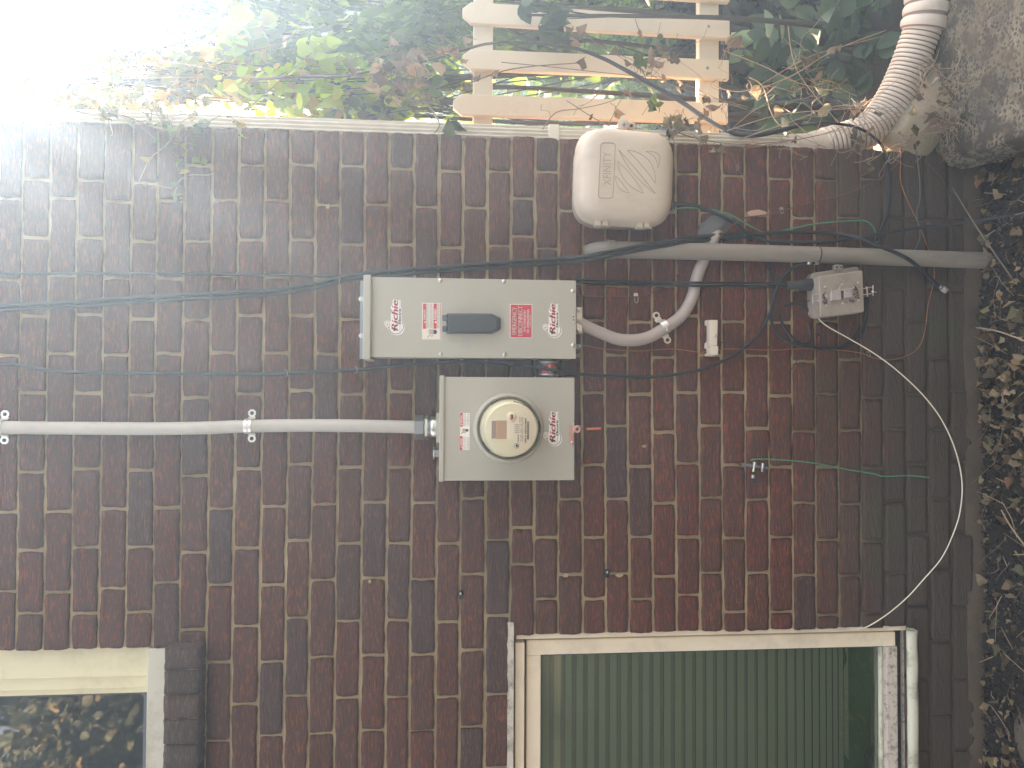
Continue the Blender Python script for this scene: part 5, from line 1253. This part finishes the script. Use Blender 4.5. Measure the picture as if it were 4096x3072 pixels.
vine('twisted dry vine stems sweeping across the fence tops', [[(1000, 330, .10), (1200, 290, .12), (1500, 300, .12), (1700, 230, .15), (2000, 160, .2)], [(1010, 200, .12), (1140, 170, .12), (1250, 60, .12)], [(1480, 250, .1), (1560, 210, .1), (1700, 210, .12), (1850, 170, .18)], [(1480, 360, .06), (1700, 400, .06), (1860, 330, .1), (2060, 270, .2), (2300, 250, .2)], [(1570, 320, .05), (1690, 390, .04), (1750, 490, -.01), (1740, 530, -.02)]], 60, dry, (0.020, 0.040), 23, M_TWIG, .0030, group=GV, tw=30)
vine('dry vine with curled tan leaves on the middle pickets', [[(2000, 250, .25), (2200, 280, .27), (2500, 290, .28), (2700, 320, .28), (2900, 400, .22), (3060, 450, .15)], [(2220, 60, .28), (2310, 160, .28), (2480, 230, .28), (2600, 270, .28)], [(2540, 80, .3), (2560, 240, .28), (2480, 420, .22), (2460, 430, .2)], [(2300, 120, .28), (2420, 200, .28), (2700, 340, .25), (3000, 420, .1)]], 34, dry, (0.023, 0.036), 24, M_TWIG, .0015, group=GV, tw=34, twl=.12)
vine('dry vine with brown leaves caught above the beige box', [[(2180, 510, -.02), (2230, 440, .02), (2320, 420, .05), (2450, 400, .1), (2600, 330, .2)], [(2270, 400, .1), (2450, 520, .0), (2640, 510, -.03), (2800, 520, -.03)], [(2620, 500, -.04), (2800, 560, -.03), (3000, 580, -.03), (3250, 540, -.06), (3400, 490, -.06)]], 26, dry, (0.020, 0.033), 25, M_TWIG, .0016, group=GV, tw=26, twl=.1)
vine('dense dry twigs over the foot of the downspout', [[(2900, 530, -.05), (3100, 470, -.05), (3300, 450, -.08), (3550, 430, -.12), (3640, 440, -.12)], [(2950, 560, -.04), (3150, 500, -.06), (3400, 420, -.08), (3700, 470, -.12)], [(3000, 380, .0), (3150, 300, .05), (3350, 200, .05), (3550, 130, .02)], [(2996, 300, .1), (3050, 360, .08), (3100, 500, 0), (3300, 590, -.04)], [(3000, 590, -.03), (3200, 570, -.05), (3500, 480, -.1), (3800, 420, -.15)], [(3520, 590, -.06), (3650, 540, -.1), (3810, 415, -.15)]], 44, dry, (0.020, 0.036), 26, M_TWIGL, .0017, group=GV, tw=150, twl=.15)
vine('dry vine with crumpled leaves between fence and hose', [[(2900, 200, .25), (3050, 260, .2), (3200, 330, .12), (3370, 360, .08)], [(2850, 330, .2), (3000, 350, .15), (3250, 230, .1), (3540, 130, .05)], [(3150, 100, .2), (3200, 300, .1), (3420, 560, -.02)]], 16, dry, (0.026, 0.046), 27, M_TWIGL, .0013, group=GV, tw=80, twl=.12)
vine('green leaved sprig on the pickets above the beige box', [[(2540, 250, .26), (2600, 230, .27), (2640, 90, .28)], [(2540, 250, .26), (2590, 340, .24), (2620, 400, .22), (2570, 450, .2)]], 34, grn, (0.020, 0.033), 28, M_TWIG, .0015, kind='oval', lm=LN, curl=.4, tw=8, twl=.06)
vine('single faded leaf hanging before the downspout', [[(1570, 320, .05), (1720, 470, -.02), (1800, 500, -.035)]], 3, olv, (0.040, 0.050), 29, M_TWIG, .0010, tw=0)
vine('drooping olive leaves where the vine meets the brick edge', [[(640, 480, -.02), (700, 540, -.035), (780, 580, -.035)], [(700, 540, -.035), (800, 500, -.02), (900, 470, -.02), (960, 500, -.02)]], 16, olv, (0.020, 0.036), 30, M_TWIG, .0012, tw=4, twl=.06)

# pinnate shrub in front of the dark undergrowth
def shrub(label, anchors, nper, lsize, cols, seed, kind='oval', lm=None, twr=.003, spread=.12):
    rr = random.Random(seed); rg = np.random.default_rng(seed)
    base = anchors[0][0]
    t = thing('shrub', label, 'shrub', (base[0], base[1], gz(base[0], base[1])))
    mb = MB(); pos = []; dr = []
    for root, tip in anchors:
        root = Vector(root); tip = Vector(tip); mb.tube([Vector(base)+Vector((0, 0, .0)), root], twr, M_BARK, n=5); q_ = smooth_path([root, wig(root.lerp(tip, .4), .05, rr), wig(root.lerp(tip, .7), .05, rr), tip], 6)
        mb.tube(q_, [twr*(1-.7*i/len(q_)) for i in range(len(q_))], M_BARK, n=5)
        for i in range(nper):
            p = q_[int(len(q_)*rr.uniform(.3, 1))-1]; dd = Vector((rr.uniform(-1, 1), rr.uniform(-1, .6), rr.uniform(-.5, .8))).normalized()
            L_ = spread*rr.uniform(.5, 1.2); e_ = p+dd*L_; mb.tube([p, p.lerp(e_, .5)+Vector((0, 0, .01)), e_], twr*.25, M_BARK, n=4)
            sd_ = dd.cross(Vector((0, -1, .3))).normalized()
            for j in range(3):
                c_ = p.lerp(e_, .35+.3*j)
                for s_ in (-1, 1): pos.append(tuple(c_)); dr.append(tuple(dd*.6+sd_*s_+Vector((0, 0, -.2))))
            pos.append(tuple(e_)); dr.append(tuple(dd))
    mb.build('stems', t); n = len(pos)
    leaves(np.array(pos), np.array(dr)+rg.normal(0, .15, (n, 3)), rg.uniform(*lsize, n), kind, lm or LN, cols(n, rg), 'foliage', t, curl=.25, rg=rg)
    return t
dkg = lambda n, rg: tonecols(n, (.05, .10, .06), .22, rg, (.075, .135, .075), .3)
an = []
for px_, py_, y_ in ((3020, 60, .42), (3100, 120, .40), (3230, 60, .38), (3300, 130, .36), (3380, 90, .36), (3420, 180, .32), (3150, 220, .38), (3330, 240, .3), (3050, 300, .38), (3200, 330, .32), (3480, 60, .3), (2960, 200, .45)):
    tp = P(px_, py_, y_); an.append(((tp.x+random.uniform(-.1, .1), y_+.05, .08), tuple(tp)))
shrub('dark green shrub with paired oval leaves right of the fence', an, 2, (.065, .10), dkg, 41, spread=.16)
an = []
for px_, py_, y_ in ((3050, -100, .5), (3200, -200, .5), (3350, -80, .5), (3100, 400, .5), (3000, 450, .5), (3450, 0, .5)):
    tp = P(px_, py_, y_); an.append(((tp.x+random.uniform(-.1, .1), y_+.1, .05), tuple(tp)))
shrub('low dark undergrowth behind the oval leaved shrub', an, 5, (.035, .055), lambda n, rg: tonecols(n, (.03, .055, .035), .25, rg), 42)

# undergrowth and trees farther back; each its own thing
def tree(label, base, height, crown_c, crown_r, nleaf, lsize, cols, seed, kind='chip', lm=None, name='tree', cat='tree', hole=.0, clumps=26, curl=.3, trunk_r=.05, droop=0, m_=None):
    rr = random.Random(seed); rg = np.random.default_rng(seed)
    t = thing(name, label, cat, base)
    mb = MB(); b = Vector(base); cc_ = Vector(crown_c)
    q_ = smooth_path([b, b.lerp(cc_, .45)+Vector((rr.uniform(-.1, .1), rr.uniform(-.1, .1), 0)), cc_+Vector((0, 0, crown_r[2]*.5))], 8)
    mb.tube(q_, [trunk_r*(1-.75*i/len(q_)) for i in range(len(q_))], m_ or M_BARK, n=10)
    mb.build('trunk', t)
    mb = MB(); cl = []
    for i in range(clumps):
        v = rg.normal(size=3); v /= np.linalg.norm(v); v *= rg.uniform(.25, 1)**.6
        c_ = cc_+Vector((v[0]*crown_r[0], v[1]*crown_r[1], v[2]*crown_r[2])); cl.append((c_, rr.uniform(.22, .42)))
        s_ = q_[int(len(q_)*rr.uniform(.4, .95))]
        mb.tube(smooth_path([s_, wig(s_.lerp(c_, .5), .08*crown_r[0], rr), c_], 5), [trunk_r*.28, trunk_r*.26, trunk_r*.24, trunk_r*.22, trunk_r*.2, trunk_r*.18, trunk_r*.15, trunk_r*.12, trunk_r*.1, trunk_r*.08, trunk_r*.05][:11], m_ or M_BARK, n=5)
    mb.build('limbs', t)
    idx = rg.integers(0, clumps, nleaf); ctr = np.array([tuple(c_[0]) for c_ in cl])[idx]; sc_ = np.array([c_[1] for c_ in cl])[idx]
    v = rg.normal(size=(nleaf, 3)); v /= np.linalg.norm(v, axis=1)[:, None]; v *= (rg.random(nleaf)**.45)[:, None]
    pos = ctr+v*sc_[:, None]*np.array(crown_r)[None]
    d = v+rg.normal(0, .7, (nleaf, 3)); d[:, 2] -= droop
    tw_ = 1+.35*np.array([noise.noise((p[0]*3, p[1]*3, p[2]*3)) for p in pos[::max(1, 1)]])[:, None] if nleaf < 20000 else 1
    leaves(pos, d, rg.uniform(*lsize, nleaf), kind, lm or LM, np.clip(cols(nleaf, rg)*tw_, .005, 1), 'crown', t, curl=curl, rg=rg)
    return t
brg = lambda n, rg: tonecols(n, (.15, .30, .02), .25, rg, (.30, .42, .02), .3)
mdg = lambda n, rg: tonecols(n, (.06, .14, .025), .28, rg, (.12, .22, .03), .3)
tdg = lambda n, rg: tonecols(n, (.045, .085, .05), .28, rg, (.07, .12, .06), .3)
prp = lambda n, rg: tonecols(n, (.06, .04, .045), .3, rg, (.16, .06, .04), .15)
def at(px, py, y): return P(px, py, y)
# broad heart-leaved climbers close behind the fence
def clump(label, px, py, y, r_, n, ls, cols, seed, kind='heart', lm=None, droop=2.0, name='climber', cat='climbing plant', clumps=22):
    c_ = at(px, py, y); return tree(label, (c_.x+.05, y+.1, gz(c_.x, y)), 0, tuple(c_), r_, n, ls, cols, seed, kind, lm, name=name, cat=cat, clumps=clumps, trunk_r=.012, droop=droop)
clump('bright yellow green climber with backlit heart leaves high beside the wall', 930, 110, .75, (.17, .12, .20), 190, (.05, .085), yel, 51, clumps=12)
clump('green climber hanging beside the downspout below the bright leaves', 1230, 390, .55, (.16, .12, .30), 520, (.035, .06), yel, 52)
clump('green climber leaning toward the fence tops at the wall edge', 1600, 430, .6, (.14, .12, .26), 420, (.035, .055), lambda n, rg: tonecols(n, (.09, .15, .05), .3, rg, (.25, .32, .05), .3), 53, kind='oval')
clump('dull green climber of drooping leaves between sky and fence', 1420, 110, .70, (.26, .14, .40), 1100, (.045, .08), mdg, 54, kind='long')
clump('dull green climber left of the upper fence rail', 1750, 130, .62, (.22, .14, .28), 800, (.045, .075), mdg, 55, kind='long')
clump('grey green climber filling the gap above the fence', 1120, 190, .95, (.26, .16, .36), 800, (.04, .07), brg, 56, kind='long')
clump('dusty brown and green thicket high beside the downspout', 560, 330, .60, (.13, .10, .34), 380, (.03, .055), olv, 57, kind='oval')
clump('dry brushy thicket at the very top beside the downspout', 80, 320, .65, (.12, .10, .30), 200, (.03, .05), olv, 58, kind='oval')
clump('dry brushy thicket hanging mid height above the bright leaves', 900, 300, .70, (.09, .09, .34), 380, (.03, .055), olv, 59, kind='oval')
# mid-distance shrubs seen through the pickets, sunlit from behind
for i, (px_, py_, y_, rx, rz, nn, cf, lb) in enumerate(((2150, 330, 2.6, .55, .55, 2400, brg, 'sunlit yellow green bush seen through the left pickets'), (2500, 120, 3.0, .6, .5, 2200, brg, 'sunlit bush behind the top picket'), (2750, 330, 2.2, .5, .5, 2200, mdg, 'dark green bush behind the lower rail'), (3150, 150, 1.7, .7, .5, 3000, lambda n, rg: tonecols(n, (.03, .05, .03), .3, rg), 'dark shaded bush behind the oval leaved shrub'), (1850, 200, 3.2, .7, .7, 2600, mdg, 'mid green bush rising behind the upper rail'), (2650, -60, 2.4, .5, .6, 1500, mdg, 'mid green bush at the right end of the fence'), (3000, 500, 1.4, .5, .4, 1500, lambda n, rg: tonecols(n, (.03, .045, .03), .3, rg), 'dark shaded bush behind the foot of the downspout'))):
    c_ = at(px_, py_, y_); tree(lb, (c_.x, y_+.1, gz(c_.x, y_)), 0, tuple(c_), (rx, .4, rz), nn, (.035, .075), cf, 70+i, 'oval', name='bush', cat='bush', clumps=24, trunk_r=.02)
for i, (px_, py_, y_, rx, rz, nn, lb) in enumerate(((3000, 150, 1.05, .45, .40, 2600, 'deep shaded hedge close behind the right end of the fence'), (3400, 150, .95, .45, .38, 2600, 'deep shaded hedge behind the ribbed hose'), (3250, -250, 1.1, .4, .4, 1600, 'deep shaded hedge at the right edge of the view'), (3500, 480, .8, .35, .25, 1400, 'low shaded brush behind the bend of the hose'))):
    c_ = at(px_, py_, y_); tree(lb, (c_.x, y_+.1, gz(c_.x, y_)), 0, tuple(c_), (rx, .25, rz), nn, (.05, .09), lambda n, rg: tonecols(n, (.022, .028, .02), .3, rg, (.05, .04, .03), .3), 60+i, 'oval', name='hedge', cat='hedge', clumps=30, trunk_r=.015, lm=LN)  # the deep shade here is put into the leaf colour
clump('dark green leafy spray hanging over the tip of the top picket', 2145, 62, .26, (.05, .03, .06), 46, (.04, .07), tdg, 50, kind='oval', clumps=6)
tree('unseen bush added to shade the concrete block', (1.25, 1.0, .1), 0, (1.2, 1.0, 1.15), (.55, .4, .6), 2600, (.06, .11), mdg, 49, 'oval', name='bush', cat='bush', clumps=30, trunk_r=.02)  # added out of view to keep sun patches off the block
# trees
c_ = at(500, 90, 1.7); tree('fine leaved purple brown tree against the white sky', (c_.x+.25, 1.9, gz(c_.x, 1.9)), 0, tuple(c_), (.42, .30, .62), 21000, (.012, .025), prp, 81, 'chip', clumps=80, trunk_r=.035)
c_ = at(330, 60, 3.2); tree('thin leaved tree at the very top against the bright sky', (c_.x+.5, 3.3, 0), 0, tuple(c_+Vector((.1, 0, .0))), (.42, .3, .34), 2600, (.018, .036), lambda n, rg: tonecols(n, (.07, .06, .07), .3, rg), 82, 'chip', clumps=34, trunk_r=.07)
c_ = at(1500, 150, 5.5); tree('mid green tree with drooping sprays behind the climbers', (c_.x+.3, 5.5, 0), 0, tuple(c_), (1.0, .8, 1.0), 9000, (.06, .11), mdg, 83, 'oval', clumps=40, trunk_r=.08)
c_ = at(2100, 250, 8.5); tree('sunlit yellow green tree far behind the fence', (c_.x, 8.5, 0), 0, tuple(c_+Vector((.3, 0, .2))), (2.2, 1.2, 1.6), 9000, (.10, .18), brg, 84, 'oval', clumps=50, trunk_r=.1)
c_ = at(1300, -200, 7); tree('dark branching tree at the right edge of the view', (c_.x+.3, 7, 0), 0, tuple(c_), (1.0, 1, 1.4), 7000, (.06, .12), mdg, 85, 'oval', clumps=40, trunk_r=.09)
# far belt of woods
n = 9000; rg = np.random.default_rng(99); pos = np.stack([rg.uniform(-6, 26, n), rg.uniform(16, 22, n), rg.uniform(0, 4.2, n)*rg.random(n)**.4], 1)
tag(leaves(pos, rg.normal(size=(n, 3)), rg.uniform(.3, .6, n), 'oval', LM, brg(n, rg), 'far_woods', rg=rg), 'far belt of sunlit woods behind the yard', kind='stuff')
n = 7000; pos = np.stack([rg.uniform(-13, 13, n), rg.uniform(-11.6, -10.6, n), 5.6*rg.random(n)], 1)  # hedge added behind the camera to keep a bright band out of the pane
tag(leaves(pos, rg.normal(size=(n, 3)), rg.uniform(.3, .55, n), 'oval', LN, tonecols(n, (.03, .042, .025), .3, rg), 'reflection_hedge', rg=rg), 'unseen dark hedge added behind the viewer to darken the window reflection', kind='stuff')
# trees standing across the yard, behind the camera; the windows mirror them
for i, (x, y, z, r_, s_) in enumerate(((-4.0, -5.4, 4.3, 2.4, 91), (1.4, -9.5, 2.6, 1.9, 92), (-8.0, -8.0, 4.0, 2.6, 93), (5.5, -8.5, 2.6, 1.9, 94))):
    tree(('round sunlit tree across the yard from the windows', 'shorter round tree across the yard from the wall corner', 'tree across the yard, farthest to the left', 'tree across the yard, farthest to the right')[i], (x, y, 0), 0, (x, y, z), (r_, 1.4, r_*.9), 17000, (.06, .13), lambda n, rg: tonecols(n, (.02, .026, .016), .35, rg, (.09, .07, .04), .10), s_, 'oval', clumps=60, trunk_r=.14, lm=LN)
# ---------------------------------------------------------------- added air volume standing in for lens glare
if GLARE_HAZE > 0:
    mb = MB(); x0, x1, y0, y1, z0, z1 = -15, 27, -12, 24, -1.3, 6.6
    m = bpy.data.materials.new('glare_air'); m.use_nodes = True; m.node_tree.nodes.clear()
    o_ = m.node_tree.nodes.new('ShaderNodeOutputMaterial'); pv = m.node_tree.nodes.new('ShaderNodeVolumePrincipled')
    pv.inputs['Color'].default_value = (.33, .63, 1, 1); pv.inputs['Density'].default_value = GLARE_HAZE; pv.inputs['Anisotropy'].default_value = .5
    m.node_tree.links.new(pv.outputs[0], o_.inputs['Volume'])
    mb.box((x0, y0, z0), (x1, y1, z1), m); hz = mb.build('glare_haze'); tag(hz, 'added hazy volume that stands in for lens glare', kind='stuff')
